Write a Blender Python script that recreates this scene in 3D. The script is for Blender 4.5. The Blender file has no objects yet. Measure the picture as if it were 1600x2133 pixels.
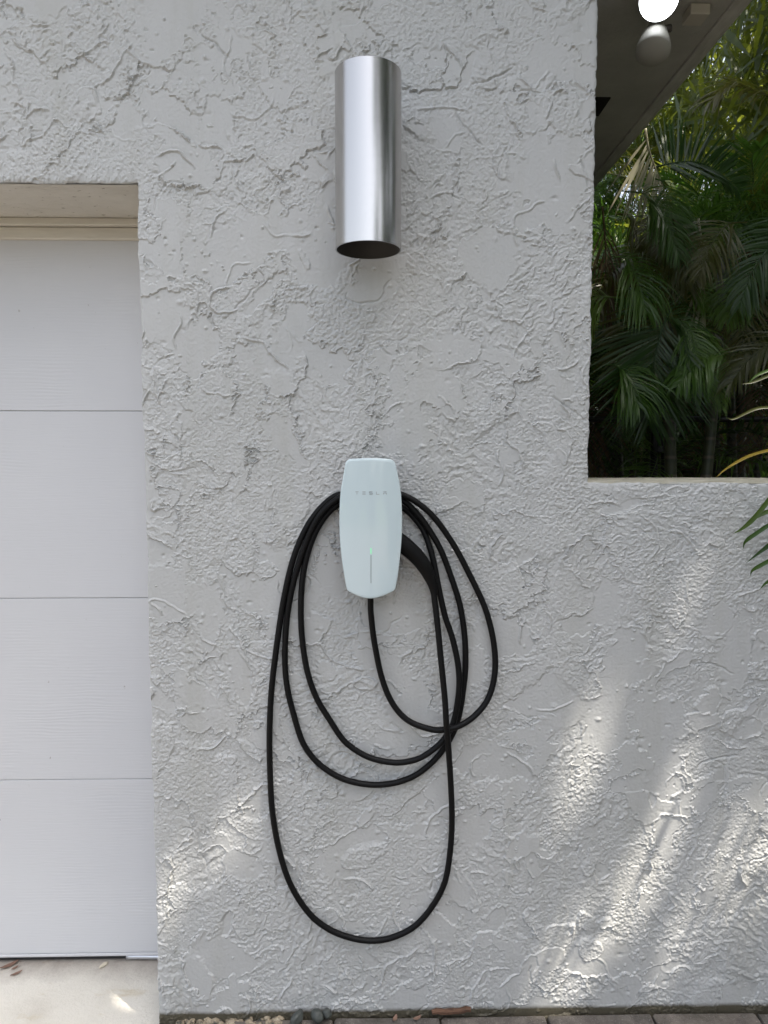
import bpy, bmesh, math, random
import numpy as np
from mathutils import Vector, Matrix, noise as mnoise

random.seed(7)
RNG = np.random.RandomState(11)
S = bpy.context.scene
COL = S.collection
R = math.radians

# ------------------------------------------------------------------ camera
F = 1479.0                      # focal length in photo pixels (1600 wide)
PITCH, YAW = R(4.5), R(1.2)
CAM = Vector((0.0, -1.9, 1.58))
fwd = Vector((math.sin(YAW) * math.cos(PITCH), math.cos(YAW) * math.cos(PITCH), -math.sin(PITCH)))
rgt = Vector((math.cos(YAW), -math.sin(YAW), 0))
upv = rgt.cross(fwd)
cd = bpy.data.cameras.new("camera")
cam = bpy.data.objects.new("camera", cd)
COL.objects.link(cam)
cam.matrix_world = Matrix(((rgt.x, upv.x, -fwd.x, CAM.x), (rgt.y, upv.y, -fwd.y, CAM.y), (rgt.z, upv.z, -fwd.z, CAM.z), (0, 0, 0, 1)))
cd.sensor_fit = 'HORIZONTAL'
cd.sensor_width = 36
cd.lens = F / 1600 * 36
cd.clip_start = 0.02
cd.clip_end = 600
S.camera = cam

# ------------------------------------------------------------------ light
SUN = Vector((0.34, -0.28, 0.90)).normalized()
w = bpy.data.worlds.new("World")
S.world = w
w.use_nodes = True
nt = w.node_tree
bg = nt.nodes['Background']
sky = nt.nodes.new('ShaderNodeTexSky')
sky.sky_type = 'NISHITA'
sky.sun_disc = False
sky.sun_elevation = math.asin(SUN.z)
sky.sun_rotation = math.atan2(SUN.x, SUN.y)
sky.dust_density = 3.0
sky.ozone_density = 0.4
hs = nt.nodes.new('ShaderNodeHueSaturation')
hs.inputs['Saturation'].default_value = 0.45
nt.links.new(sky.outputs[0], hs.inputs['Color'])
nt.links.new(hs.outputs[0], bg.inputs[0])
bg.inputs[1].default_value = 0.15
sd = bpy.data.lights.new("sun", 'SUN')
sd.energy = 3.6
sd.angle = R(0.5)
sd.color = (1.0, 0.92, 0.80)
so = bpy.data.objects.new("sun", sd)
COL.objects.link(so)
so.rotation_euler = SUN.to_track_quat('Z', 'Y').to_euler()
so.location = (3, -3, 8)
S.view_settings.view_transform = 'Standard'
S.view_settings.look = 'None'
S.view_settings.gamma = 1
S.view_settings.use_curve_mapping = False
S.view_settings.exposure = 1.42
S.render.engine = 'CYCLES'
S.cycles.use_denoising = True
S.cycles.max_bounces = 8
S.cycles.transparent_max_bounces = 4


def at(u, v, Y):
    d = fwd + rgt * ((u - 800) / F) + upv * (-(v - 1066.5) / F)
    t = (Y - CAM.y) / d.y
    return CAM + d * t


def atz(u, v, Z):
    d = fwd + rgt * ((u - 800) / F) + upv * (-(v - 1066.5) / F)
    t = (Z - CAM.z) / d.z
    return CAM + d * t


# ------------------------------------------------------------------ tagging
def tag(o, label=None, cat=None, group=None, kind=None):
    if label: o['label'] = label
    if cat: o['category'] = cat
    if group: o['group'] = group
    if kind: o['kind'] = kind
    return o


def link(name, me, mat=None, parent=None, smooth=False):
    o = bpy.data.objects.new(name, me)
    COL.objects.link(o)
    if mat and not me.materials: me.materials.append(mat)
    if smooth:
        me.polygons.foreach_set('use_smooth', np.ones(len(me.polygons), bool))
    if parent:
        o.parent = parent
    return o


def empty(name, loc):
    o = bpy.data.objects.new(name, None)
    COL.objects.link(o)
    o.location = loc
    o.empty_display_size = 0.05
    return o


def child(o, p):
    """parent o (built in world space) to the empty p"""
    o.parent = p
    o.matrix_parent_inverse = Matrix.Translation(p.location).inverted()
    return o


def pyd(name, verts, faces):
    me = bpy.data.meshes.new(name)
    me.from_pydata([tuple(v) for v in verts], [], faces)
    me.update()
    return me


def box_bm(bm, x0, x1, y0, y1, z0, z1, bev=0.0):
    vs = [bm.verts.new(p) for p in ((x0, y0, z0), (x1, y0, z0), (x1, y1, z0), (x0, y1, z0), (x0, y0, z1), (x1, y0, z1), (x1, y1, z1), (x0, y1, z1))]
    fs = [bm.faces.new([vs[i] for i in f]) for f in ((0, 3, 2, 1), (4, 5, 6, 7), (0, 1, 5, 4), (1, 2, 6, 5), (2, 3, 7, 6), (3, 0, 4, 7))]
    if bev:
        es = list({e for f in fs for e in f.edges})
        bmesh.ops.bevel(bm, geom=es, offset=bev, segments=2, affect='EDGES', profile=0.5)


def box(name, mat, x0, x1, y0, y1, z0, z1, bev=0.0, parent=None):
    bm = bmesh.new()
    box_bm(bm, x0, x1, y0, y1, z0, z1, bev)
    me = bpy.data.meshes.new(name)
    bm.to_mesh(me)
    bm.free()
    o = link(name, me, mat)
    if parent: child(o, parent)
    return o


def lathe(name, prof, mat, origin, axis=Vector((0, 0, 1)), n=48, parent=None, smooth=True):
    """prof: list of (r, h) along axis"""
    q = Vector((0, 0, 1)).rotation_difference(axis.normalized())
    vs, fs = [], []
    for r, h in prof:
        for k in range(n):
            a = 2 * math.pi * k / n
            vs.append(Vector(origin) + q @ Vector((r * math.cos(a), r * math.sin(a), h)))
    for i in range(len(prof) - 1):
        for k in range(n):
            k2 = (k + 1) % n
            fs.append((i * n + k, i * n + k2, (i + 1) * n + k2, (i + 1) * n + k))
    me = pyd(name, vs, fs)
    bm = bmesh.new(); bm.from_mesh(me)
    bmesh.ops.remove_doubles(bm, verts=bm.verts, dist=1e-6)
    bmesh.ops.recalc_face_normals(bm, faces=bm.faces)
    bm.to_mesh(me); bm.free()
    o = link(name, me, mat, smooth=smooth)
    if parent: child(o, parent)
    return o


def catmull(pts, per=8):
    pts = [Vector(p) for p in pts]
    P = [pts[0] * 2 - pts[1]] + pts + [pts[-1] * 2 - pts[-2]]
    out = []
    for i in range(1, len(P) - 2):
        a, b, c, d = P[i - 1], P[i], P[i + 1], P[i + 2]
        for k in range(per):
            t = k / per
            out.append(0.5 * ((2 * b) + (c - a) * t + (2 * a - 5 * b + 4 * c - d) * t * t + (3 * b - a - 3 * c + d) * t ** 3))
    out.append(P[-2])
    return out


def tube_geo(pts, rad, n=12, vs=None, fs=None, cap=True, squash=1.0):
    if vs is None: vs, fs = [], []
    base = len(vs)
    m = len(pts)
    prevN = None
    for i, p in enumerate(pts):
        T = (pts[min(i + 1, m - 1)] - pts[max(i - 1, 0)]).normalized()
        if prevN is None:
            up = Vector((0, 1, 0)) if abs(T.y) < 0.9 else Vector((1, 0, 0))
            N = (up - T * up.dot(T)).normalized()
        else:
            N = (prevN - T * prevN.dot(T)).normalized()
        prevN = N
        B = T.cross(N)
        r = rad[i] if hasattr(rad, '__len__') else rad
        for k in range(n):
            a = 2 * math.pi * k / n
            vs.append(p + N * (r * squash * math.cos(a)) + B * (r * math.sin(a)))
    for i in range(m - 1):
        for k in range(n):
            k2 = (k + 1) % n
            fs.append((base + i * n + k, base + i * n + k2, base + (i + 1) * n + k2, base + (i + 1) * n + k))
    if cap:
        fs.append(tuple(base + k for k in range(n))[::-1])
        fs.append(tuple(base + (m - 1) * n + k for k in range(n)))
    return vs, fs


def tube(name, pts, rad, mat, n=12, parent=None, squash=1.0):
    vs, fs = tube_geo(pts, rad, n, squash=squash)
    o = link(name, pyd(name, vs, fs), mat, smooth=True)
    if parent: child(o, parent)
    return o


# ------------------------------------------------------------------ materials
def newmat(name, col=(0.5, 0.5, 0.5), rough=0.6, metal=0.0, spec=0.5):
    m = bpy.data.materials.new(name)
    m.use_nodes = True
    b = m.node_tree.nodes['Principled BSDF']
    b.inputs['Base Color'].default_value = (*col, 1)
    b.inputs['Roughness'].default_value = rough
    b.inputs['Metallic'].default_value = metal
    b.inputs['Specular IOR Level'].default_value = spec
    return m, m.node_tree, b


def N(nt, t, **kw):
    n = nt.nodes.new(t)
    for k, v in kw.items(): setattr(n, k, v)
    return n


def coords(nt, scale=(1, 1, 1), kind='Object', loc=(0, 0, 0), rot=(0, 0, 0)):
    tc = N(nt, 'ShaderNodeTexCoord')
    mp = N(nt, 'ShaderNodeMapping')
    mp.inputs['Scale'].default_value = scale
    mp.inputs['Location'].default_value = loc
    mp.inputs['Rotation'].default_value = rot
    nt.links.new(tc.outputs[kind], mp.inputs[0])
    return mp.outputs[0]


def noise(nt, vec, scale, detail=4, rough=0.5, dist=0.0):
    n = N(nt, 'ShaderNodeTexNoise')
    n.inputs['Scale'].default_value = scale
    n.inputs['Detail'].default_value = detail
    n.inputs['Roughness'].default_value = rough
    n.inputs['Distortion'].default_value = dist
    nt.links.new(vec, n.inputs['Vector'])
    return n.outputs[0]


def ramp(nt, fac, stops):
    r = N(nt, 'ShaderNodeValToRGB')
    cr = r.color_ramp
    while len(cr.elements) < len(stops): cr.elements.new(0.5)
    for e, (p, c) in zip(cr.elements, stops):
        e.position = p
        e.color = (*c, 1) if len(c) == 3 else c
    nt.links.new(fac, r.inputs[0])
    return r.outputs[0]


def mixc(nt, fac, a, b, mode='MIX'):
    m = N(nt, 'ShaderNodeMix', data_type='RGBA', blend_type=mode)
    for s, v in ((m.inputs[0], fac), (m.inputs[6], a), (m.inputs[7], b)):
        if hasattr(v, 'is_linked'): nt.links.new(v, s)
        elif isinstance(v, tuple): s.default_value = (*v, 1)
        else: s.default_value = v
    return m.outputs[2]


def bump(nt, b, h, dist, strength=1.0, prev=None):
    n = N(nt, 'ShaderNodeBump')
    n.inputs['Distance'].default_value = dist
    n.inputs['Strength'].default_value = strength
    nt.links.new(h, n.inputs['Height'])
    if prev: nt.links.new(prev, n.inputs['Normal'])
    nt.links.new(n.outputs[0], b.inputs['Normal'])
    return n.outputs[0]


# wall paint
M_wall, t_, b_ = newmat('wall_paint', (0.46, 0.465, 0.46), 0.55, spec=0.4)
v_ = coords(t_)
c1 = ramp(t_, noise(t_, v_, 2.2, 5, 0.6), [(0.3, (0.455, 0.462, 0.458)), (0.7, (0.485, 0.488, 0.482))])
c2 = ramp(t_, noise(t_, coords(t_, (1, 1, 1)), 90, 3, 0.6), [(0.72, (1, 1, 1)), (0.82, (0.86, 0.85, 0.83))])
c3 = mixc(t_, 1.0, mixc(t_, 1.0, c1, c2, 'MULTIPLY'), ramp(t_, noise(t_, coords(t_, (7, 1, .7)), 1.4, 5, 0.65), [(0.30, (.93, .925, .90)), (0.52, (1, 1, 1))]), 'MULTIPLY')
# damp grime with a shape of its own along the foot of the wall
sx = N(t_, 'ShaderNodeSeparateXYZ'); t_.links.new(v_, sx.inputs[0])
ma = N(t_, 'ShaderNodeMath', operation='MULTIPLY_ADD'); t_.links.new(noise(t_, v_, 9, 5, 0.65), ma.inputs[0]); ma.inputs[1].default_value = -0.010
t_.links.new(sx.outputs[2], ma.inputs[2])
gf = ramp(t_, ma.outputs[0], [(-0.0, (1, 1, 1)), (0.012, (0, 0, 0))])
c4 = mixc(t_, gf, c3, (0.085, 0.075, 0.052))
t_.links.new(c4, b_.inputs['Base Color'])
atn = N(t_, 'ShaderNodeAttribute'); atn.attribute_name = 'pebble'
pm_ = N(t_, 'ShaderNodeMath', operation='MULTIPLY')
t_.links.new(noise(t_, v_, 110, 2, 0.55), pm_.inputs[0]); t_.links.new(atn.outputs['Fac'], pm_.inputs[1])
bump(t_, b_, pm_.outputs[0], 0.0034, 1.0)

M_sill, t_, b_ = newmat('sill_mortar', (0.42, 0.40, 0.33), 0.8)
v_ = coords(t_)
t_.links.new(ramp(t_, noise(t_, coords(t_, (4, 30, 30)), 3, 5, 0.65), [(0.35, (0.30, 0.28, 0.21)), (0.65, (0.48, 0.46, 0.38))]), b_.inputs['Base Color'])
bump(t_, b_, noise(t_, v_, 60, 5, 0.6), 0.004)

M_lintel, t_, b_ = newmat('lintel_cream', (0.5, 0.40, 0.29), 0.8)
v_ = coords(t_)
c1 = ramp(t_, noise(t_, v_, 8, 5, 0.6), [(0.3, (0.58, 0.555, 0.50)), (0.7, (0.66, 0.635, 0.58))])
c2 = ramp(t_, noise(t_, coords(t_, (1.2, 3, 1), rot=(0, 0, 0.7)), 30, 4, 0.7), [(0.64, (0, 0, 0)), (0.70, (1, 1, 1))])
t_.links.new(mixc(t_, c2, c1, (0.11, 0.085, 0.05)), b_.inputs['Base Color'])
bump(t_, b_, noise(t_, coords(t_, (1, 2.5, 1), rot=(0, 0, 0.6)), 22, 6, 0.65), 0.012, 0.8)

M_trim, t_, b_ = newmat('trim_cream', (0.50, 0.455, 0.37), 0.5)
t_.links.new(ramp(t_, noise(t_, coords(t_, (1, 6, 6)), 14, 4, 0.6), [(0.3, (0.60, 0.57, 0.51)), (0.7, (0.67, 0.64, 0.575))]), b_.inputs['Base Color'])

M_door, t_, b_ = newmat('door_white', (0.54, 0.56, 0.60), 0.5, spec=0.35)
v_ = coords(t_)
dc = ramp(t_, noise(t_, v_, 1.6, 4, 0.5), [(0.3, (0.57, 0.575, 0.595)), (0.7, (0.60, 0.605, 0.62))])
dc = mixc(t_, ramp(t_, noise(t_, coords(t_, (1, 1, .6)), 75, 2, 0.6), [(0.755, (0, 0, 0)), (0.79, (.6, .6, .6))]), dc, (0.22, 0.19, 0.16))
t_.links.new(dc, b_.inputs['Base Color'])
g1 = noise(t_, coords(t_, (5.5, 1, 95)), 2.1, 3, 0.55, 0.9)
w1 = N(t_, 'ShaderNodeTexWave', wave_type='BANDS', bands_direction='Z')
w1.inputs['Scale'].default_value = 30
w1.inputs['Distortion'].default_value = 7
w1.inputs['Detail'].default_value = 3
w1.inputs['Detail Scale'].default_value = 0.6
t_.links.new(coords(t_, (0.28, 1, 1)), w1.inputs[0])
gm = N(t_, 'ShaderNodeMath', operation='MULTIPLY'); t_.links.new(w1.outputs['Fac'], gm.inputs[0])
t_.links.new(ramp(t_, noise(t_, coords(t_, (1, 1, 1)), 5, 2, 0.5), [(0.45, (0.05,) * 3), (0.7, (.6,) * 3)]), gm.inputs[1])
ga = N(t_, 'ShaderNodeMath', operation='ADD'); t_.links.new(g1, ga.inputs[0]); t_.links.new(gm.outputs[0], ga.inputs[1])
bump(t_, b_, ga.outputs[0], 0.0007, 0.7)

M_alu = newmat('seal_aluminium', (0.62, 0.64, 0.68), 0.32, 0.8)[0]
M_gap = newmat('gap_grey', (0.16, 0.16, 0.17), 0.8)[0]
M_rubber = newmat('seal_rubber', (0.02, 0.02, 0.022), 0.6)[0]

M_slab, t_, b_ = newmat('apron_concrete', (0.6, 0.58, 0.53), 0.85)
v_ = coords(t_)
c1 = ramp(t_, noise(t_, v_, 3.5, 6, 0.6), [(0.25, (0.54, 0.50, 0.43)), (0.5, (0.68, 0.645, 0.57)), (0.8, (0.74, 0.71, 0.64))])
c2 = ramp(t_, noise(t_, coords(t_, (1.6, 4, 1), loc=(3, 1, 0)), 4, 5, 0.7), [(0.60, (0, 0, 0)), (0.72, (0.5, 0.5, 0.5))])
c3 = mixc(t_, c2, c1, (0.50, 0.40, 0.23))
sx = N(t_, 'ShaderNodeSeparateXYZ'); t_.links.new(v_, sx.inputs[0])
ma = N(t_, 'ShaderNodeMath', operation='MULTIPLY_ADD'); t_.links.new(noise(t_, v_, 14, 5, 0.7), ma.inputs[0]); ma.inputs[1].default_value = 0.16
t_.links.new(sx.outputs[1], ma.inputs[2])
c4 = mixc(t_, ramp(t_, ma.outputs[0], [(0.27, (0, 0, 0)), (0.40, (0.75, 0.75, 0.75))]), c3, (0.20, 0.155, 0.13))
c5 = mixc(t_, ramp(t_, noise(t_, v_, 120, 3, 0.7), [(0.70, (0, 0, 0)), (0.78, (1, 1, 1))]), c4, (0.18, 0.15, 0.12))
t_.links.new(c5, b_.inputs['Base Color'])
bump(t_, b_, noise(t_, v_, 90, 5, 0.7), 0.003)

M_paver, t_, b_ = newmat('paver_concrete', (0.3, 0.25, 0.2), 0.9)
v_ = coords(t_)
oi = N(t_, 'ShaderNodeObjectInfo')
c1 = ramp(t_, noise(t_, v_, 14, 6, 0.7), [(0.3, (0.075, 0.07, 0.062)), (0.5, (0.15, 0.138, 0.122)), (0.75, (0.27, 0.25, 0.225))])
c2 = mixc(t_, 1.0, c1, ramp(t_, oi.outputs['Random'], [(0, (0.78, 0.76, 0.76)), (1, (1.1, 1.03, 0.98))]), 'MULTIPLY')
c3 = mixc(t_, ramp(t_, noise(t_, v_, 240, 3, 0.8), [(0.6, (0, 0, 0)), (0.7, (1, 1, 1))]), c2, (0.46, 0.43, 0.40))
c4 = mixc(t_, ramp(t_, noise(t_, v_, 5, 4, 0.6), [(0.55, (0, 0, 0)), (0.7, (0.7,) * 3)]), c3, (0.06, 0.055, 0.04))
t_.links.new(c4, b_.inputs['Base Color'])
bump(t_, b_, noise(t_, v_, 170, 5, 0.7), 0.004)

M_drive, t_, b_ = newmat('driveway_mat', (0.3, 0.26, 0.22), 0.9)
br = N(t_, 'ShaderNodeTexBrick')
br.inputs['Color1'].default_value = (0.15, 0.125, 0.105, 1)
br.inputs['Color2'].default_value = (0.11, 0.095, 0.08, 1)
br.inputs['Mortar'].default_value = (0.08, 0.07, 0.05, 1)
br.inputs['Scale'].default_value = 1
br.inputs['Brick Width'].default_value = 0.3
br.inputs['Row Height'].default_value = 0.15
br.inputs['Mortar Size'].default_value = 0.006
t_.links.new(coords(t_), br.inputs[0])
t_.links.new(mixc(t_, 0.5, br.outputs[0], ramp(t_, noise(t_, coords(t_), 6, 6, 0.7), [(0.3, (0.08, 0.07, 0.06)), (0.7, (0.20, 0.175, 0.15))])), b_.inputs['Base Color'])

M_lawn, t_, b_ = newmat('lawn_mat', (0.06, 0.11, 0.025), 0.9)
t_.links.new(ramp(t_, noise(t_, coords(t_), 1.3, 8, 0.75), [(0.3, (0.04, 0.08, 0.015)), (0.7, (0.12, 0.18, 0.04))]), b_.inputs['Base Color'])
bump(t_, b_, noise(t_, coords(t_), 60, 5, 0.8), 0.03)

M_earth, t_, b_ = newmat('earth', (0.03, 0.025, 0.018), 0.95)
t_.links.new(ramp(t_, noise(t_, coords(t_), 7, 8, 0.75), [(0.3, (0.012, 0.010, 0.007)), (0.7, (0.06, 0.045, 0.03))]), b_.inputs['Base Color'])
bump(t_, b_, noise(t_, coords(t_), 25, 5, 0.7), 0.04)

M_steel, t_, b_ = newmat('brushed_steel', (0.54, 0.52, 0.50), 0.24, 1.0)
sc = noise(t_, coords(t_, (3, 3, 900)), 1.0, 3, 0.7)
mr = N(t_, 'ShaderNodeMapRange')
mr.inputs[3].default_value = 0.17; mr.inputs[4].default_value = 0.26
t_.links.new(sc, mr.inputs[0]); t_.links.new(mr.outputs[0], b_.inputs['Roughness'])
b_.inputs['Anisotropic'].default_value = 0.75
tg = N(t_, 'ShaderNodeTangent', direction_type='RADIAL', axis='Z'); t_.links.new(tg.outputs[0], b_.inputs['Tangent'])
bump(t_, b_, sc, 0.00012, 0.5)
M_inner = newmat('lamp_inner_black', (0.06, 0.058, 0.058), 0.55, 0.0)[0]
M_rim = newmat('steel_rim', (0.7, 0.7, 0.7), 0.25, 1.0)[0]

M_glass, t_, b_ = newmat('white_glass', (0.57, 0.67, 0.70), 0.12, 0.0, 0.5)
b_.inputs['Coat Weight'].default_value = 1.0
b_.inputs['Coat Roughness'].default_value = 0.05
b_.inputs['Coat IOR'].default_value = 1.5
M_shell = newmat('charger_shell', (0.62, 0.68, 0.70), 0.35)[0]
M_dark = newmat('charger_back', (0.03, 0.032, 0.036), 0.45)[0]
M_print = newmat('grey_print', (0.28, 0.30, 0.31), 0.5)[0]
M_line = newmat('line_print', (0.14, 0.18, 0.19), 0.5)[0]
M_led, t_, b_ = newmat('green_led', (0.1, 0.8, 0.3), 0.4)
b_.inputs['Emission Color'].default_value = (0.12, 1.0, 0.35, 1)
b_.inputs['Emission Strength'].default_value = 0.3
M_cable, t_, b_ = newmat('cable_rubber', (0.004, 0.004, 0.0045), 0.5, spec=0.2)
bump(t_, b_, noise(t_, coords(t_), 300, 2, 0.5), 0.0004, 0.6)
M_handle = newmat('handle_plastic', (0.004, 0.004, 0.0045), 0.5, spec=0.2)[0]

M_soffit, t_, b_ = newmat('soffit_paint', (0.4, 0.39, 0.36), 0.8)
t_.links.new(ramp(t_, noise(t_, coords(t_), 5, 6, 0.65), [(0.3, (0.46, 0.455, 0.43)), (0.7, (0.58, 0.57, 0.54))]), b_.inputs['Base Color'])
bump(t_, b_, noise(t_, coords(t_), 55, 5, 0.6), 0.004)
M_fascia, t_, b_ = newmat('fascia_paint', (0.36, 0.35, 0.32), 0.7)
t_.links.new(ramp(t_, noise(t_, coords(t_, (4, 1, 4)), 9, 6, 0.65), [(0.3, (0.5, 0.49, 0.46)), (0.7, (0.7, 0.69, 0.66))]), b_.inputs['Base Color'])
M_vent = newmat('vent_black', (0.01, 0.008, 0.008), 0.8)[0]
M_roof = newmat('roof_grey', (0.2, 0.2, 0.2), 0.9)[0]
M_fix = newmat('fixture_beige', (0.62, 0.58, 0.52), 0.55)[0]
M_bronze = newmat('fixture_dark', (0.08, 0.07, 0.065), 0.5)[0]
M_bulbglass = newmat('lamp_grey_glass', (0.42, 0.41, 0.38), 0.5)[0]
M_bulb, t_, b_ = newmat('lamp_lit', (1, 1, 1), 0.4)
b_.inputs['Emission Color'].default_value = (0.93, 0.97, 1.0, 1)
b_.inputs['Emission Strength'].default_value = 3.5

M_post = newmat('fence_black', (0.008, 0.008, 0.009), 0.4)[0]
M_wire = newmat('fence_wire', (0.02, 0.02, 0.022), 0.35)[0]

M_stone, t_, b_ = newmat('pebble_dark', (0.06, 0.07, 0.065), 0.55)
t_.links.new(ramp(t_, noise(t_, coords(t_, kind='Object'), 60, 5, 0.7), [(0.3, (0.04, 0.045, 0.042)), (0.7, (0.09, 0.10, 0.09))]), b_.inputs['Base Color'])
M_grav, t_, b_ = newmat('gravel_mat', (0.3, 0.25, 0.18), 0.85)
t_.links.new(ramp(t_, noise(t_, coords(t_), 45, 3, 0.6), [(0.35, (0.05, 0.055, 0.05)), (0.5, (0.28, 0.23, 0.16)), (0.65, (0.42, 0.36, 0.27))]), b_.inputs['Base Color'])
M_wood, t_, b_ = newmat('bark_chip', (0.11, 0.05, 0.028), 0.85)
t_.links.new(ramp(t_, noise(t_, coords(t_, (20, 120, 120)), 1, 4, 0.6), [(0.3, (0.05, 0.024, 0.014)), (0.7, (0.19, 0.10, 0.06))]), b_.inputs['Base Color'])
M_dry = newmat('dry_leaf_brown', (0.20, 0.12, 0.085), 0.7)[0]
M_chip = newmat('paint_flake', (0.62, 0.56, 0.44), 0.7)[0]


def leafmat(name, c0, c1, c2, trans, rough=0.38, tf=0.35):
    m, t, b = newmat(name, c0, rough, spec=0.5)
    oi = N(t, 'ShaderNodeObjectInfo')
    nz = noise(t, coords(t), 2.6, 3, 0.6)
    ad = N(t, 'ShaderNodeMath', operation='ADD'); t.links.new(oi.outputs['Random'], ad.inputs[0]); t.links.new(nz, ad.inputs[1])
    dv = N(t, 'ShaderNodeMath', operation='MULTIPLY'); t.links.new(ad.outputs[0], dv.inputs[0]); dv.inputs[1].default_value = 0.5
    c = ramp(t, dv.outputs[0], [(0.2, c0), (0.5, c1), (0.8, c2)])
    t.links.new(c, b.inputs['Base Color'])
    tr = N(t, 'ShaderNodeBsdfTranslucent')
    t.links.new(mixc(t, 0.6, c, trans), tr.inputs[0])
    mx = N(t, 'ShaderNodeMixShader'); mx.inputs[0].default_value = tf
    t.links.new(b.outputs[0], mx.inputs[1]); t.links.new(tr.outputs[0], mx.inputs[2])
    t.links.new(mx.outputs[0], t.nodes['Material Output'].inputs[0])
    return m


M_leaf = leafmat('palm_green', (0.017, 0.045, 0.011), (0.038, 0.088, 0.016), (0.085, 0.13, 0.024), (0.12, 0.26, 0.02))
M_leaf2 = leafmat('palm_olive', (0.035, 0.045, 0.010), (0.065, 0.07, 0.014), (0.12, 0.10, 0.02), (0.30, 0.32, 0.03))
M_leafb = leafmat('palm_fresh', (0.03, 0.075, 0.012), (0.06, 0.13, 0.02), (0.12, 0.19, 0.03), (0.25, 0.45, 0.03), 0.33)
M_leaf3 = leafmat('palm_dead', (0.07, 0.04, 0.018), (0.13, 0.09, 0.045), (0.22, 0.17, 0.10), (0.3, 0.2, 0.1), 0.7, 0.2)
M_leafp = leafmat('palm_pale', (0.20, 0.22, 0.14), (0.30, 0.30, 0.20), (0.40, 0.36, 0.25), (0.3, 0.3, 0.14), 0.45, 0.2)
M_yell = leafmat('palm_yellow', (0.35, 0.24, 0.03), (0.42, 0.30, 0.04), (0.48, 0.34, 0.06), (0.5, 0.35, 0.03), 0.45, 0.3)
M_cane, t_, b_ = newmat('cane', (0.14, 0.13, 0.06), 0.55)
wv = N(t_, 'ShaderNodeTexWave', wave_type='BANDS', bands_direction='Z'); wv.inputs['Scale'].default_value = 3.2; wv.inputs['Distortion'].default_value = 1.0
t_.links.new(coords(t_), wv.inputs[0])
t_.links.new(ramp(t_, wv.outputs['Fac'], [(0.0, (0.08, 0.07, 0.045)), (0.12, (0.025, 0.03, 0.014)), (1, (0.04, 0.045, 0.02))]), b_.inputs['Base Color'])

# ------------------------------------------------------------------ key dimensions
G = 0.0
XJ = (at(281, 383, 0).x + at(300, 860, 0).x + at(313, 1300, 0).x + at(327, 2080, 0).x) / 4     # garage jamb edge
XR = (at(1247, 5, 0).x + at(1237, 350, 0).x + at(1227, 990, 0).x) / 3                          # edge of the side opening
ZS = at(1400, 1006, 0).z                                                                      # top of the low wall
ZL = at(200, 380, 0).z                                                                        # garage lintel edge
ZT = 3.1                                                                                      # soffit height
DY = 0.29                                                                                     # garage door plane
ZSLAB = -0.047
TH = 0.20
XE = atz(1575, 0, ZT).x
print('DIMS', XJ, XR, ZS, ZL, XE, atz(1240, 380, ZT))

# ------------------------------------------------------------------ stucco height field
RES = 0.0022
HX0, HZ0 = -1.30, -0.05
NX, NZ = 1200, 1450


def vnoise(n0, n1, cell, rs):
    a, b = int(n0 / cell) + 3, int(n1 / cell) + 3
    g = rs.rand(a, b)
    y = np.arange(n0) / cell; x = np.arange(n1) / cell
    yi = y.astype(int); xi = x.astype(int)
    fy = y - yi; fx = x - xi
    fy = (fy * fy * (3 - 2 * fy))[:, None]; fx = (fx * fx * (3 - 2 * fx))[None, :]
    A = g[yi][:, xi]; B = g[yi][:, xi + 1]; C = g[yi + 1][:, xi]; D = g[yi + 1][:, xi + 1]
    return (A * (1 - fx) + B * fx) * (1 - fy) + (C * (1 - fx) + D * fx) * fy - 0.5


def fbm(n0, n1, cell, octv, rs, gain=0.5):
    o = np.zeros((n0, n1)); a = 1.0
    for k in range(octv):
        c = cell / 2 ** k
        if c < 1.2: break
        o += a * vnoise(n0, n1, c, rs); a *= gain
    return o


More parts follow.
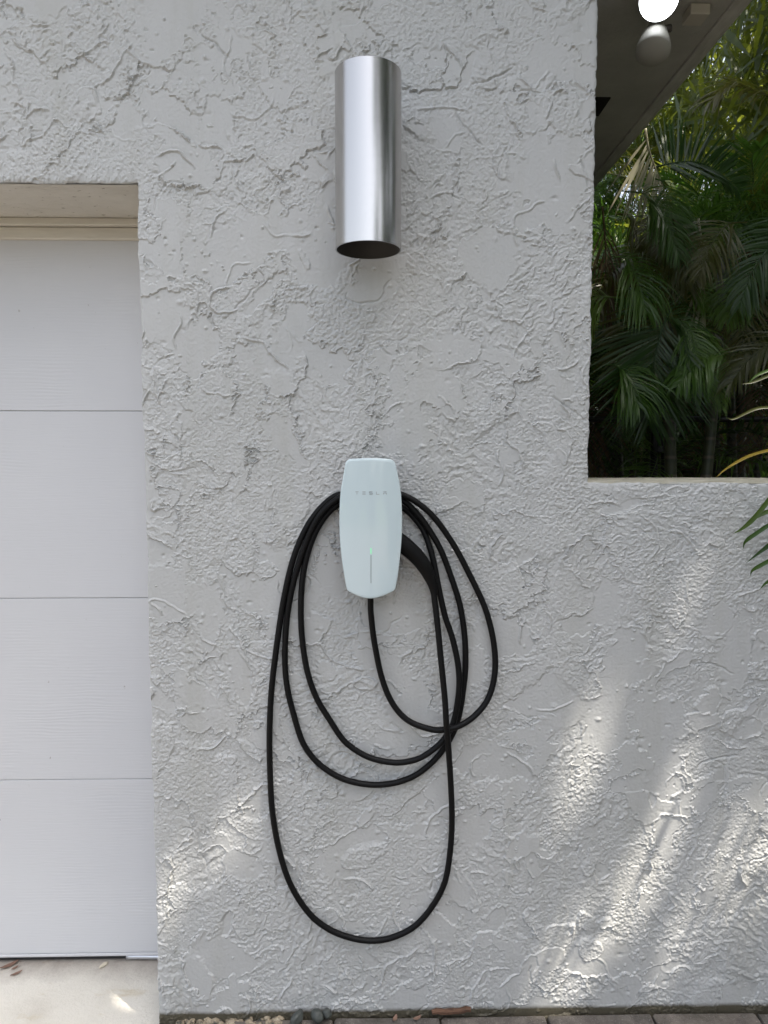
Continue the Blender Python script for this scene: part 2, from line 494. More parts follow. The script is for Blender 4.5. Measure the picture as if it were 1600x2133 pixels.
def stucco(nz, nx, seed):
    rs = np.random.RandomState(seed)
    W1 = fbm(nz, nx, 34, 5, rs, 0.62)
    W2 = fbm(nz, nx, 22, 5, rs, 0.66)
    PB = fbm(nz, nx, 3.1, 1, rs, 0.6)          # pebbly skin
    PB2 = fbm(nz, nx, 7, 3, rs, 0.6)
    SM = fbm(nz, nx, 60, 3, rs)
    RA = rs.randn(nz, nx)
    RA = (RA + np.roll(RA, 1, 0) + np.roll(RA, 1, 1) + np.roll(np.roll(RA, 1, 0), 1, 1)) / 2
    PB = PB * 0.75 + RA * 0.11
    H = SM * 0.0012 + PB * 0.0008
    fields = (W1, W2)
    MK = np.full((nz, nx), 0.6)
    for i in range(1700):
        big = rs.rand()
        a = (0.03 + 0.13 * big ** 1.6) / RES
        b = a * rs.uniform(0.28, 0.8)
        th = rs.uniform(0, math.pi)
        cz, cx = rs.uniform(-30, nz + 30), rs.uniform(-30, nx + 30)
        r = int(a * 1.35) + 3
        z0, z1, x0, x1 = max(0, int(cz) - r), min(nz, int(cz) + r), max(0, int(cx) - r), min(nx, int(cx) + r)
        if z1 - z0 < 4 or x1 - x0 < 4: continue
        zz, xx = np.mgrid[z0:z1, x0:x1]
        dz, dx = zz - cz, xx - cx
        u = (dx * math.cos(th) + dz * math.sin(th)) / a
        v = (-dx * math.sin(th) + dz * math.cos(th)) / b
        Wf = fields[i % 2]
        oz, ox = rs.randint(0, nz - (z1 - z0)), rs.randint(0, nx - (x1 - x0))
        wn = Wf[oz:oz + z1 - z0, ox:ox + x1 - x0]
        d = np.sqrt(u * u + v * v) + wn * rs.uniform(0.35, 1.0)
        e = (1 - d) * b                         # rough inward distance, px
        if e.max() <= 0: continue
        ph = rs.uniform(0, 2 * math.pi)
        phi = np.arctan2(v, u)
        crisp = 0.5 + 0.5 * np.cos(phi - ph)    # 1 on the sharp side, 0 on the feathered side
        fe = 0.6 + (1 - crisp) ** 2.2 * rs.uniform(3, 26)
        al = np.clip(e / fe, 0, 1)
        al = al * al * (3 - 2 * al)
        lvl = rs.uniform(0.0, 0.0021)
        tilt = (u * rs.uniform(-1, 1) + v * rs.uniform(-1, 1)) * 0.0004
        ty = rs.rand()
        new = lvl + tilt
        if ty < 0.40:      # smooth trowelled plateau
            new = new + wn * 0.00012
        elif ty < 0.80:    # pebbly
            pb = PB[oz:oz + z1 - z0, ox:ox + x1 - x0]
            new = new + pb * rs.uniform(0.0005, 0.0017)
        else:              # dragged: lines along the stroke
            lw = rs.uniform(2.0, 4.0)
            ph2 = rs.uniform(0, 9)
            ln = np.sin(v * b / lw * 1.3 + wn * 9 + ph2) * (0.5 + PB2[oz:oz + z1 - z0, ox:ox + x1 - x0])
            new = new + ln * 0.0009
        lip = np.exp(-((e - 0.9) / 1.15) ** 2) * np.clip(crisp * 1.8 - 0.7, 0, 1)
        lip = lip * np.clip(wn * 2.5 + 0.55, 0, 1) * rs.uniform(0.0, 0.0027)
        mk = 0.06 if ty < 0.40 else (rs.uniform(.45, 1.0) if ty < 0.8 else .5)
        MK[z0:z1, x0:x1] = MK[z0:z1, x0:x1] * (1 - al) + mk * al
        Hs = H[z0:z1, x0:x1]
        H[z0:z1, x0:x1] = Hs * (1 - al) + new * al + lip
    # drops and pits
    for i in range(2600):
        rr = rs.uniform(0.8, 2.6)
        cz, cx = rs.uniform(4, nz - 5), rs.uniform(4, nx - 5)
        r = int(rr * 3) + 2
        z0, z1, x0, x1 = max(0, int(cz) - r), min(nz, int(cz) + r), max(0, int(cx) - r), min(nx, int(cx) + r)
        zz, xx = np.mgrid[z0:z1, x0:x1]
        q = np.exp(-(((zz - cz) / rr) ** 2 + ((xx - cx) / (rr * rs.uniform(0.7, 1.6))) ** 2))
        H[z0:z1, x0:x1] += q * rs.choice([1, 1, -1]) * rs.uniform(0.0004, 0.0015)
    # thin raised ridges left by the trowel edge
    for i in range(330):
        cz, cx = rs.uniform(0, nz), rs.uniform(0, nx)
        th = rs.uniform(0, 2 * math.pi); cur = rs.uniform(-0.03, 0.03)
        amp = rs.uniform(0.0006, 0.0018); n = rs.randint(16, 75)
        sgn = 1 if rs.rand() < 0.75 else -0.8
        for k in range(n):
            th += cur + rs.uniform(-0.28, 0.28)
            cz += math.sin(th) * 1.1; cx += math.cos(th) * 1.1
            iz, ix = int(cz), int(cx)
            if not (3 < iz < nz - 4 and 3 < ix < nx - 4): break
            zz, xx = np.mgrid[iz - 2:iz + 3, ix - 2:ix + 3]
            q = np.exp(-(((zz - cz) ** 2 + (xx - cx) ** 2) / 1.5))
            f = amp * min(1, k / 6, (n - k) / 6) * rs.uniform(0.5, 1.1) * sgn
            H[iz - 2:iz + 3, ix - 2:ix + 3] += q * f * 0.7
    H += PB * 0.00025
    B = H
    for _ in range(2):
        B = (np.roll(B, 1, 0) + B + np.roll(B, -1, 0)) / 3
        B = (np.roll(B, 1, 1) + B + np.roll(B, -1, 1)) / 3
    H = H * 2.2 + (H - B) * 2.0
    return H, np.clip(MK, 0, 1)


HM, MKM = stucco(NZ, NX, 5)


def hsample(X, Z, HM=HM):
    """bilinear, mirrored outside the map"""
    fx = (X - HX0) / RES; fz = (Z - HZ0) / RES
    def mir(f, n):
        f = np.abs(f); p = 2 * (n - 2)
        f = np.mod(f, p)
        return np.where(f > n - 2, p - f, f)
    fx = mir(fx, NX); fz = mir(fz, NZ)
    ix = fx.astype(int); iz = fz.astype(int)
    a = fx - ix; b = fz - iz
    return (HM[iz, ix] * (1 - a) + HM[iz, ix + 1] * a) * (1 - b) + (HM[iz + 1, ix] * (1 - a) + HM[iz + 1, ix + 1] * a) * b


def lines(vals):
    out = []
    for (a, b, s) in vals:
        n = max(1, int(round((b - a) / s)))
        out += list(np.linspace(a, b, n, endpoint=False))
    out.append(vals[-1][1])
    return np.array(out)


FINE = RES
xs = lines([(-4.2, -1.25, 0.05), (-1.25, XJ, FINE), (XJ, XR, FINE), (XR, 1.20, FINE), (1.20, 4.0, 0.05)])
zs = lines([(-0.06, ZS, FINE), (ZS, ZL, FINE), (ZL, 2.78, FINE), (2.78, ZT, 0.02)])
XG0 = -3.6      # far side of the garage opening
cx_ = (xs[:-1] + xs[1:]) / 2; cz_ = (zs[:-1] + zs[1:]) / 2
CX, CZ = np.meshgrid(cx_, cz_)
act = np.ones(CX.shape, bool)
act[(CX > XG0) & (CX < XJ) & (CZ < ZL)] = False
act[(CX > XR) & (CZ > ZS)] = False
GX, GZ = np.meshgrid(xs, zs)
# wobble of the hand-made edges
ed = vnoise(len(zs), len(xs), 22, np.random.RandomState(3)) * 0.006 + vnoise(len(zs), len(xs), 5, np.random.RandomState(4)) * 0.0024
nearJ = np.exp(-np.abs(GX - XJ) / 0.006) * (GZ < ZL + 0.01)
nearR = np.exp(-np.abs(GX - XR) / 0.006) * (GZ > ZS - 0.01)
nearL = np.exp(-np.abs(GZ - ZL) / 0.006) * (GX < XJ + 0.01)
nearS = np.exp(-np.abs(GZ - ZS) / 0.006) * (GX > XR - 0.01)
PX = GX + ed * (nearJ + nearR)
PZ = GZ + ed * (nearL + nearS)
Hh = hsample(GX, GZ)
rnd = 0.004 * (np.exp(-np.abs(GX - XJ) / 0.004) * (GZ < ZL) + np.exp(-np.abs(GX - XR) / 0.004) * (GZ > ZS) + np.exp(-np.abs(GZ - ZL) / 0.004) * (GX < XJ) + np.exp(-np.abs(GZ - ZS) / 0.005) * (GX > XR))
PY = -(Hh - 0.003) + rnd
nzv, nxv = GX.shape
V = np.stack([PX, PY, PZ], -1).reshape(-1, 3)
idx = np.arange(nzv * nxv).reshape(nzv, nxv)
q = np.stack([idx[:-1, :-1], idx[:-1, 1:], idx[1:, 1:], idx[1:, :-1]], -1)[act]
Vb = V.copy(); Vb[:, 1] = TH
off = len(V)
sk = []
ap = np.pad(act, 1)
L_ = act & ~ap[1:-1, :-2]; R_ = act & ~ap[1:-1, 2:]; B_ = act & ~ap[:-2, 1:-1]; T_ = act & ~ap[2:, 1:-1]
for m, (a, b) in ((L_, ((1, 0), (0, 0))), (R_, ((0, 1), (1, 1))), (B_, ((0, 0), (0, 1))), (T_, ((1, 1), (1, 0)))):
    ii, jj = np.nonzero(m)
    A = idx[ii + a[0], jj + a[1]]; Bv = idx[ii + b[0], jj + b[1]]
    sk.append(np.stack([Bv, A, A + off, Bv + off], -1))
sk = np.concatenate(sk)
allV = np.concatenate([V, Vb]); allF = np.concatenate([q, sk])
used = np.unique(allF); remap = np.full(len(allV), -1); remap[used] = np.arange(len(used))
allV = allV[used]; allF = remap[allF]
me = bpy.data.meshes.new('stucco_wall')
mkv = np.concatenate([hsample(GX, GZ, MKM).ravel(), np.full(off, .3)])[used]
me.vertices.add(len(allV)); me.vertices.foreach_set('co', allV.astype(np.float32).ravel())
me.loops.add(allF.size); me.loops.foreach_set('vertex_index', allF.astype(np.int32).ravel())
me.polygons.add(len(allF)); me.polygons.foreach_set('loop_start', np.arange(0, allF.size, 4, dtype=np.int32))
me.polygons.foreach_set('loop_total', np.full(len(allF), 4, np.int32))
sm = np.zeros(len(allF), bool)
me.update(calc_edges=True)
at_ = me.attributes.new('pebble', 'FLOAT', 'POINT')
at_.data.foreach_set('value', mkv.astype(np.float32))
me.polygons.foreach_set('use_smooth', sm)
wall = link('stucco_wall', me, M_wall)
tag(wall, 'light grey hand-trowelled stucco house wall around the garage door and side opening', 'wall')

# sill on the low wall, cream underside of the garage lintel, moulding above the door
bm = bmesh.new()
n = 60
rows = []
for i in range(n + 1):
    x = XR + 0.001 + (4.0 - XR) * i / n
    dz = 0.0025 * mnoise.noise(Vector((x * 9, 0, 0)))
    rows.append([bm.verts.new((x, 0.004 + 0.003 * mnoise.noise(Vector((x * 14, 3, 0))), ZS - 0.002 + dz)), bm.verts.new((x, 0.03, ZS + 0.006 + dz)), bm.verts.new((x, TH - 0.02, ZS + 0.009 + dz)), bm.verts.new((x, TH + 0.005, ZS - 0.004))])
for i in range(n):
    for k in range(3):
        bm.faces.new((rows[i][k], rows[i + 1][k], rows[i + 1][k + 1], rows[i][k + 1]))
me = bpy.data.meshes.new('sill'); bm.to_mesh(me); bm.free()
o = link('sill', me, M_sill, wall, True)
bm = bmesh.new()
rs_ = []
for i in range(121):
    x = XG0 + (XJ - 0.002 - XG0) * i / 120
    r_ = []
    for k in range(13):
        y = 0.006 + (DY - 0.02) * k / 12
        r_.append(bm.verts.new((x, y, ZL - 0.003 - 0.0022 * mnoise.noise(Vector((x * 11, y * 30, 2))))))
    rs_.append(r_)
for i in range(120):
    for k in range(12):
        bm.faces.new((rs_[i][k], rs_[i][k + 1], rs_[i + 1][k + 1], rs_[i + 1][k]))
me = bpy.data.meshes.new('lintel_underside'); bm.to_mesh(me); bm.free()
link('lintel_underside', me, M_lintel, wall, True)
box('header', M_lintel, XG0, XJ, TH + 0.001, DY + 0.10, ZL - 0.0005, ZT, 0, wall)
zt0 = at(150, 470, DY - 0.02).z; zt1 = at(150, 497, DY - 0.005).z
box('door_stop', M_trim, XG0, XJ - 0.001, DY - 0.03, DY + 0.09, zt0, ZL - 0.004, 0.003, wall)
box('stop_moulding', M_trim, XG0, XJ - 0.001, DY - 0.012, DY + 0.08, zt1 - 0.004, zt0 - 0.001, 0.004, wall)
# jamb strip beside the door, mostly hidden by the wall
box('jamb', M_trim, XJ - 0.002, XJ + 0.08, TH + 0.002, DY + 0.1, -0.03, ZL, 0, wall)

# roof with its soffit running back over the side passage
roof = tag(box('roof', M_roof, -4.2, XE - 0.001, -0.20, 7.5, ZT + 0.05, ZT + 0.3), 'dark grey house roof slab over the stucco wall and side passage', 'roof')
box('soffit', M_soffit, -4.2, XE - 0.075, -0.20, 7.5, ZT, ZT + 0.048, 0, None).parent = roof
box('fascia', M_fascia, XE - 0.073, XE - 0.028, -0.20, 7.5, ZT - 0.008, ZT + 0.046, 0.004, None).parent = roof
box('drip_edge', M_fascia, XE - 0.026, XE, -0.20, 7.5, ZT + 0.012, ZT + 0.22, 0.004, None).parent = roof
pv = atz(1250, 222, ZT)
box('soffit_vent', M_vent, pv.x - 0.20, pv.x + 0.018, pv.y - 0.085, pv.y + 0.075, ZT - 0.006, ZT - 0.001, 0, None).parent = roof
hw = tag(box('side_wall', M_wall, -4.1, XR - 0.12, TH + 0.35, 7.4, -0.05, ZT), 'grey side wall of the house running back behind the stucco wall', 'wall')

# ------------------------------------------------------------------ garage door
gd = empty('garage_door', ((XG0 + XJ) / 2, DY, ZSLAB))
tag(gd, 'white sectional garage door with embossed wood grain beside the stucco wall', 'garage door')
seams = [zt1 - 0.002, at(150, 856, DY).z, at(150, 1246, DY).z, at(150, 1624, DY).z, at(150, 1986, DY).z]
for i in range(4):
    z1, z0 = seams[i], seams[i + 1]
    bm = bmesh.new()
    bx0, bx1 = XG0 + 0.01, XJ + 0.03
    box_bm(bm, bx0, bx1, DY, DY + 0.05, z0 + 0.0008, z1 - 0.0008, 0.0018)
    me = bpy.data.meshes.new('door_panel'); bm.to_mesh(me); bm.free()
    child(link('door_panel', me, M_door), gd)
    if i < 3:
        box('panel_gap', M_gap, bx0, bx1, DY + 0.006, DY + 0.04, z0 - 0.001, z0 + 0.001, 0, gd)
zb = seams[-1]
box('bottom_rail', M_door, XG0 + 0.01, XJ + 0.03, DY - 0.004, DY + 0.045, zb - 0.009, zb - 0.0005, 0.002, gd)
tube('bottom_strip', [Vector((XJ - 0.19 + 0.02 * i, DY + 0.004, zb - 0.017 + 0.001 * math.sin(i))) for i in range(12)], 0.0085, M_alu, 10, gd)
tube('bottom_seal', [Vector((XG0 + (XJ - XG0 + 0.02) * i / 40, DY + 0.014, (zb + ZSLAB) / 2 - 0.004)) for i in range(41)], max(0.008, (zb - ZSLAB) / 2 - 0.006), M_rubber, 10, gd)
print('door bottom', zb, 'slab', ZSLAB)

# ------------------------------------------------------------------ ground
tag(box('ground', M_earth, -60, 60, -60, 60, -0.60, -0.12), kind='structure')
tag(box('garage_slab', M_slab, XG0 - 0.05, XJ - 0.003, -0.22, 3.0, -0.119, ZSLAB), kind='structure')
tag(box('side_passage', M_earth, XR - 0.2, 12, TH + 0.01, 12, -0.118, -0.03), kind='structure')
tag(box('driveway', M_drive, -9, 7, -14, -2.62, -0.119, -0.012), kind='structure')
tag(box('lawn', M_lawn, -40, 40, -40, -14.01, -0.119, -0.02), kind='structure')
tag(box('verge', M_lawn, 7.01, 40, -14, 3, -0.119, -0.02), kind='structure')
bed = tag(box('paver_bed', M_earth, XJ, 7, -2.61, 0.010, -0.119, -0.022), kind='structure')
# pavers laid along the wall foot
rp = random.Random(4)
pm = []
pw, pd = 0.302, 0.155
for k in range(4):
    bm = bmesh.new()
    box_bm(bm, -pw / 2 + 0.003, pw / 2 - 0.003, -pd / 2 + 0.003, pd / 2 - 0.003, -0.06, 0.0, 0.006)
    for v in bm.verts:
        v.co += Vector((rp.uniform(-1, 1), rp.uniform(-1, 1), rp.uniform(-1, 1))) * 0.0012
    me = bpy.data.meshes.new('paver'); bm.to_mesh(me); bm.free(); me.materials.append(M_paver); pm.append(me)
XP0 = at(918, 2125, -0.03).x
for r_i in range(7):
    y = -0.006 - pd / 2 - r_i * pd
    for c in range(-8, 7):
        x = XP0 + pw * (c + 0.5) + (0.151 if r_i % 2 else 0)
        if r_i == 0 and x < -0.3 and x > -0.72: continue
        if x > 2 or x < XJ + 0.155: continue
        o = bpy.data.objects.new('paver', rp.choice(pm)); COL.objects.link(o)
        o.parent = bed
        o.location = (x, y, -0.006 + rp.uniform(-0.004, 0.004))
        o.rotation_euler = (R(rp.uniform(-.5, .5)), R(rp.uniform(-.5, .5)), R(rp.uniform(-.7, .7)) + (math.pi if rp.random() < .5 else 0))
tag(box('paving_rest', M_drive, -9, XJ - 0.003, -2.60, -0.225, -0.119, -0.053), kind='structure')


def rock_geo(vs, fs, c, r, rr, sub=1, sq=(1, 1, .7)):
    bm = bmesh.new()
    bmesh.ops.create_icosphere(bm, subdivisions=sub, radius=1)
    base = len(vs)
    o3 = Vector((rr.random() * 99, rr.random() * 99, 0))
    rot = Matrix.Rotation(rr.random() * 6.28, 3, 'Z')
    for v in bm.verts:
        p = v.co * (1 + 0.35 * mnoise.noise(v.co * 0.9 + o3))
        p = rot @ Vector((p.x * sq[0], p.y * sq[1], p.z * sq[2]))
        vs.append(Vector(c) + p * r)
    for f in bm.faces: fs.append(tuple(base + v.index for v in f.verts))
    bm.free()


vs, fs = [], []
for i in range(700):
    x = rp.uniform(XJ + 0.05, -0.24)
    y = rp.uniform(-0.16, 0.012) if x > XJ else rp.uniform(-0.16, 0.005)
    rock_geo(vs, fs, (x, y, -0.018 + rp.uniform(0, 0.008)), rp.choice([0.004, 0.006, 0.009, 0.014]), rp)
tag(link('gravel', pyd('gravel', vs, fs), M_grav), kind='stuff', label='beige and dark gravel at the foot of the wall below the garage jamb', cat='gravel')
# black pebbles
for (u, v, r, sq, lab) in ((620, 2131, 0.019, (1.15, .9, .85), 'flat black pebble furthest towards the garage door at the wall foot'),
                           (661, 2129, 0.020, (0.8, 1.1, 1.0), 'upright grey-green oval pebble in the middle of the wall-foot cluster'),
                           (682, 2123, 0.014, (1, 1, .95), 'small round dark green pebble nearest the wall, by the paver')):
    p = at(u, v, -0.016)
    vs, fs = [], []
    rock_geo(vs, fs, (0, 0, 0), r, rp, 3, sq)
    o = tag(link('pebble', pyd('pebble', vs, fs), M_stone, smooth=True), lab, 'pebble', 'dark pebbles at the foot of the wall')
    o.location = (p.x, -r - 0.004, max(p.z, r * sq[2] * 0.8) if u != 682 else 0.018)
# bark chip
p0, p1 = at(900, 2109, -0.012), at(981, 2104, -0.012)
vs, fs = [], []
pts = [p0.lerp(p1, k / 9) + Vector((0, 0.002 * math.sin(k), 0.0015 * math.sin(k * 1.7))) for k in range(10)]
vs, fs = tube_geo(pts, [0.006, 0.0075, 0.008, 0.0075, 0.0082, 0.008, 0.0075, 0.008, 0.0075, 0.0068], 7)
o = tag(link('bark_chip', pyd('bark_chip', vs, fs), M_wood), 'reddish brown piece of bark lying on the pavers against the wall', 'bark')


def leaf_blade(name, p, L, W, ang, mat, curl=0.2, lab=None, grp=None):
    vs, fs = [], []
    n = 8
    for i in range(n + 1):
        t = i / n
        wd = W * math.sin(math.pi * min(1, t * 0.9 + 0.06)) ** 0.8
        x = (t - .5) * L
        z = curl * L * (t - .5) ** 2 * 2
        for s, h in ((-1, .35), (0, 0), (1, .35)):
            vs.append(Vector((x, s * wd, z + h * wd)))
    for i in range(n):
        for k in range(2):
            a = i * 3 + k
            fs.append((a, a + 1, a + 4, a + 3))
    o = link(name, pyd(name, vs, fs), mat, smooth=True)
    o.location = p
    o.rotation_euler = (0, 0, ang)
    if lab: tag(o, lab, 'dry leaf', grp)
    return o


for (u, v, L, W, a, lab) in ((20, 2012, .055, .009, 0.75, 'long brown fallen leaf below the garage door, nearest the door seal'),
                             (31, 2017, .022, .005, 0.9, 'tiny curled brown leaf between the two larger fallen leaves'),
                             (34, 2029, .036, .006, 0.7, 'dark curled leaf lying furthest from the garage door on the slab')):
    p = atz(u, v, ZSLAB + 0.002)
    leaf_blade('dry_leaf', (p.x, p.y, ZSLAB + 0.002), L, W, a, M_dry, 0.25, lab, 'dry leaves on the garage slab')
for (u, v, a, lab) in ((823, 2124, 1.2, 'small dark red leaf scrap on the paver edge next to the pebbles'), (869, 2122, 0.5, 'small dark red leaf scrap between the other scrap and the bark')):
    p = at(u, v, -0.022)
    leaf_blade('dry_leaf', (p.x, -0.022, 0.001), .026, .006, a, M_dry, 0.4, lab, 'leaf scraps at the wall foot')
p = atz(222, 1998, ZSLAB + .004)
vs, fs = [], []
rock_geo(vs, fs, (0, 0, 0), 0.014, rp, 1, (1.2, .7, .3))
o = tag(link('paint_flake', pyd('paint_flake', vs, fs), M_chip), 'cream flake of old paint lying under the garage door seal', 'paint flake')
o.location = (p.x, DY - 0.02, ZSLAB + .004)

# ------------------------------------------------------------------ steel tube lamp
TR = 0.0835
yc = -0.035 - TR
pL = at(699, 521, yc); pR = at(836, 521, yc)
lx = (pL.x + pR.x) / 2
TR = (pR.x - pL.x) / 2 * 0.996
zb_ = at(767, 521, yc).z
zt_ = at(767, 116, yc - TR).z
lamp = empty('wall_lamp', (lx, 0, (zb_ + zt_) / 2))
tag(lamp, 'brushed stainless steel cylinder wall light mounted high above the charger', 'wall light')
o_ = (lx, yc, 0)
lathe('outer_tube', [(TR, zb_), (TR, zt_)], M_steel, o_, n=96, parent=lamp)
lathe('rim', [(TR - 0.0026, zb_ - 0.0002), (TR - 0.0009, zb_ - 0.0002)], M_rim, o_, n=96, parent=lamp)
lathe('rim', [(TR - 0.0026, zt_ + 0.0002), (TR - 0.0009, zt_ + 0.0002)], M_rim, o_, n=96, parent=lamp)
lathe('inner_tube', [(TR - 0.0028, zb_), (TR - 0.0028, zb_ + 0.10), (0.055, zb_ + 0.11), (0.0, zb_ + 0.115)], M_inner, o_, n=64, parent=lamp)
lathe('inner_tube', [(TR - 0.0028, zt_), (TR - 0.0028, zt_ - 0.10), (0.055, zt_ - 0.11), (0.0, zt_ - 0.115)], M_inner, o_, n=64, parent=lamp)
zm = at(850, 320, -0.02).z
box('mounting_plate', M_steel, lx - 0.055, lx + 0.055, -0.040, -0.002, zm - 0.075, zm + 0.075, 0.003, lamp)

# ------------------------------------------------------------------ wall charger
YF = -0.108
outl = [(771, 954), (800, 955), (815, 957), (822, 963), (826, 975), (831, 1000), (835.6, 1030), (837.8, 1077), (836.8, 1120), (833.5, 1160), (828.5, 1200), (824, 1224), (821, 1229.5), (812, 1234), (800, 1239), (786, 1243.5), (771, 1245.4),
        (757, 1243.5), (744, 1239.5), (732, 1234), (726, 1230.5), (722.5, 1226), (717.5, 1200), (711.5, 1160), (708, 1120), (707, 1077), (709, 1030), (713.5, 1000), (718, 975), (720.5, 963), (727, 957), (742, 955)]
def dense(outl, per=4):
    P = [Vector((a, b, 0)) for a, b in outl]
    m = len(P); out = []
    for i in range(m):
        a, b, c, d = P[i - 1], P[i], P[(i + 1) % m], P[(i + 2) % m]
        for k in range(per):
            t = k / per
            out.append(0.5 * ((2 * b) + (c - a) * t + (2 * a - 5 * b + 4 * c - d) * t * t + (3 * b - a - 3 * c + d) * t ** 3))
    return out
O3 = [at(p.x, p.y, YF) for p in dense(outl)]
cc = Vector((sum(p.x for p in O3) / len(O3), YF, sum(p.z for p in O3) / len(O3)))
hwid = max(p.x for p in O3) - cc.x
hhei = max(p.z for p in O3) - cc.z
ch = empty('wall_charger', (cc.x, 0, cc.z))
tag(ch, 'white glass-fronted electric car charger with coiled black cable on the stucco wall', 'car charger')


def plate(name, rings, mat, cap0=True, cap1=True):
    """rings: (scale inset metres, y)"""
    vs, fs = [], []
    m = len(O3)
    for ins, y in rings:
        for i, p in enumerate(O3):
            a, b = O3[i - 1], O3[(i + 1) % m]
            T = (b - a).normalized()
            nrm = Vector((-T.z, 0, T.x))
            if nrm.dot(cc - p) < 0: nrm = -nrm
            vs.append(Vector((p.x, 0, p.z)) + nrm * ins + Vector((0, y, 0)))
    for r in range(len(rings) - 1):
        for i in range(m):
            j = (i + 1) % m
            fs.append((r * m + i, r * m + j, (r + 1) * m + j, (r + 1) * m + i))
    me_v = vs, fs
    return vs, fs, m


def bulge(x, z):
    dx = (x - cc.x) / hwid; dz = (z - cc.z) / hhei
    return -0.0105 * (1 - min(1, dx * dx)) - 0.0025 * (1 - min(1, dz * dz))


vs, fs, m = plate('faceplate', [(0.0, YF + 0.0045), (0.0, YF + 0.002), (0.0006, YF + 0.0006), (0.0020, YF)], M_glass)
for i in range(m, 4 * m):
    vs[i].y += bulge(vs[i].x, vs[i].z)
for i in range(m):
    j = i + m
# concentric fill with gentle curvature
last = 3 * m
for s in (0.97, 0.9, 0.8, 0.66, 0.5, 0.33, 0.16):
    b0 = len(vs)
    for i in range(m):
        p = vs[3 * m + i]
        x = cc.x + (p.x - cc.x) * s; z = cc.z + (p.z - cc.z) * s
        f = min(1, (1 - s) / 0.03)
        vs.append(Vector((x, YF + bulge(x, z), z)))
    for i in range(m):
        j = (i + 1) % m
        fs.append((last + i, last + j, b0 + j, b0 + i))
    last = b0
vs.append(Vector((cc.x, YF - 0.0130, cc.z)))
for i in range(m):
    fs.append((last + i, last + (i + 1) % m, len(vs) - 1))
me = pyd('faceplate', vs, fs)
bm = bmesh.new(); bm.from_mesh(me); bmesh.ops.recalc_face_normals(bm, faces=bm.faces); bm.to_mesh(me); bm.free()
face = child(link('faceplate', me, M_glass, smooth=True), ch)


def ringobj(name, rings, mat, parent):
    vs, fs, m = plate(name, rings, mat)
    fs.append(tuple(range((len(rings) - 1) * m, len(rings) * m)))
    me = pyd(name, vs, fs)
    bm = bmesh.new(); bm.from_mesh(me); bmesh.ops.recalc_face_normals(bm, faces=bm.faces); bm.to_mesh(me); bm.free()
    return child(link(name, me, mat, smooth=False), parent)


ringobj('front_shell', [(0.0008, YF + 0.0045), (0.0006, YF + 0.016), (0.004, YF + 0.022), (0.010, YF + 0.025)], M_shell, ch)
ringobj('dark_housing', [(0.0045, YF + 0.0225), (0.0025, YF + 0.032), (0.004, YF + 0.05), (0.012, YF + 0.056)], M_dark, ch)
pa, pb = at(733, 1066, -0.03), at(812, 1228, -0.03)
box('back_body', M_dark, pa.x, pb.x, YF + 0.050, -0.001, pb.z, pa.z, 0.008, ch)
pa, pb = at(745, 1015, -0.03), at(800, 1020, -0.03)
box('hook_plate', M_dark, pa.x, pb.x, YF + 0.050, -0.001, pb.z, pa.z, 0.006, ch)


def on_face(u, v, lift=0.0006):
    p = at(u, v, YF)
    for _ in range(3):
        dx = p.x - cc.x; dz = p.z - cc.z
        # radial parameter of the fill rings
        s = 0
        for i in range(0, m, 2):
            pass
        s = min(1, math.hypot(dx / hwid, dz / hhei) * 1.02)
        y = YF + bulge(p.x, p.z) * (1 - s ** 6)
        p = at(u, v, y - lift)
    return p


from mathutils.bvhtree import BVHTree
bvh = BVHTree.FromPolygons([v.co.copy() for v in me.vertices] if False else [v.co.copy() for v in face.data.vertices], [tuple(p.vertices) for p in face.data.polygons])


def hitface(u, v):
    d = (at(u, v, YF) - CAM).normalized()
    h = bvh.ray_cast(CAM, d)
    return h[0] if h[0] else at(u, v, YF)


def decal(name, segs, mat, parent, wpx, th=0.0005):
    """segs in photo pixels as (u0,v0,u1,v1) strokes raised a hair off the glass"""
    bm = bmesh.new()
    for (u0, v0, u1, v1) in segs:
        a, b = hitface(u0, v0), hitface(u1, v1)
        w_ = wpx * (YF - CAM.y) / F / 2
        T = (b - a).normalized(); Sx = T.cross(Vector((0, 1, 0))).normalized() * w_
        y = Vector((0, -th, 0))
        q = [a - Sx, a + Sx, b + Sx, b - Sx]
        vv = [bm.verts.new(p + y) for p in q] + [bm.verts.new(p) for p in q]
        for f in ((0, 1, 2, 3), (4, 7, 6, 5), (0, 4, 5, 1), (1, 5, 6, 2), (2, 6, 7, 3), (3, 7, 4, 0)):
            bm.faces.new([vv[i] for i in f])
    bmesh.ops.recalc_face_normals(bm, faces=bm.faces)
    me = bpy.data.meshes.new(name); bm.to_mesh(me); bm.free()
    o = link(name, me, mat)
    o.parent = parent
    return o


yT, yB, yM = 1024.3, 1029.6, 1027.0
Ls = []
Ls += [(740.5, yT, 747, yT), (743.7, yT + 1.3, 743.7, yB + .4)]                                   # T
Ls += [(755, yT, 761.5, yT), (755, yM, 761.5, yM), (755, yB, 761.5, yB)]                          # E
Ls += [(776, yT, 769.5, yT), (769.5, yT, 769.5, yM), (769.5, yM, 776, yM), (776, yM, 776, yB), (776, yB, 769.5, yB)]  # S
Ls += [(784, yT - .2, 784, yB), (784, yB, 790.5, yB)]                                             # L
Ls += [(798.5, yT, 805.3, yT), (798.7, yM, 798.7, yB + .4), (805.1, yM, 805.1, yB + .4), (798.7, yM, 805.1, yM)]  # A
decal('lettering', Ls, M_print, face, 0.95)
decal('status_light', [(772.8, 1141.5, 772.8, 1153.5)], M_led, face, 1.1, 0.0007)
decal('light_track', [(772.9, 1156 + 59 * k_ / 14, 772.9, 1156 + 59 * (k_ + 1) / 14) for k_ in range(14)], M_line, face, 1.2)

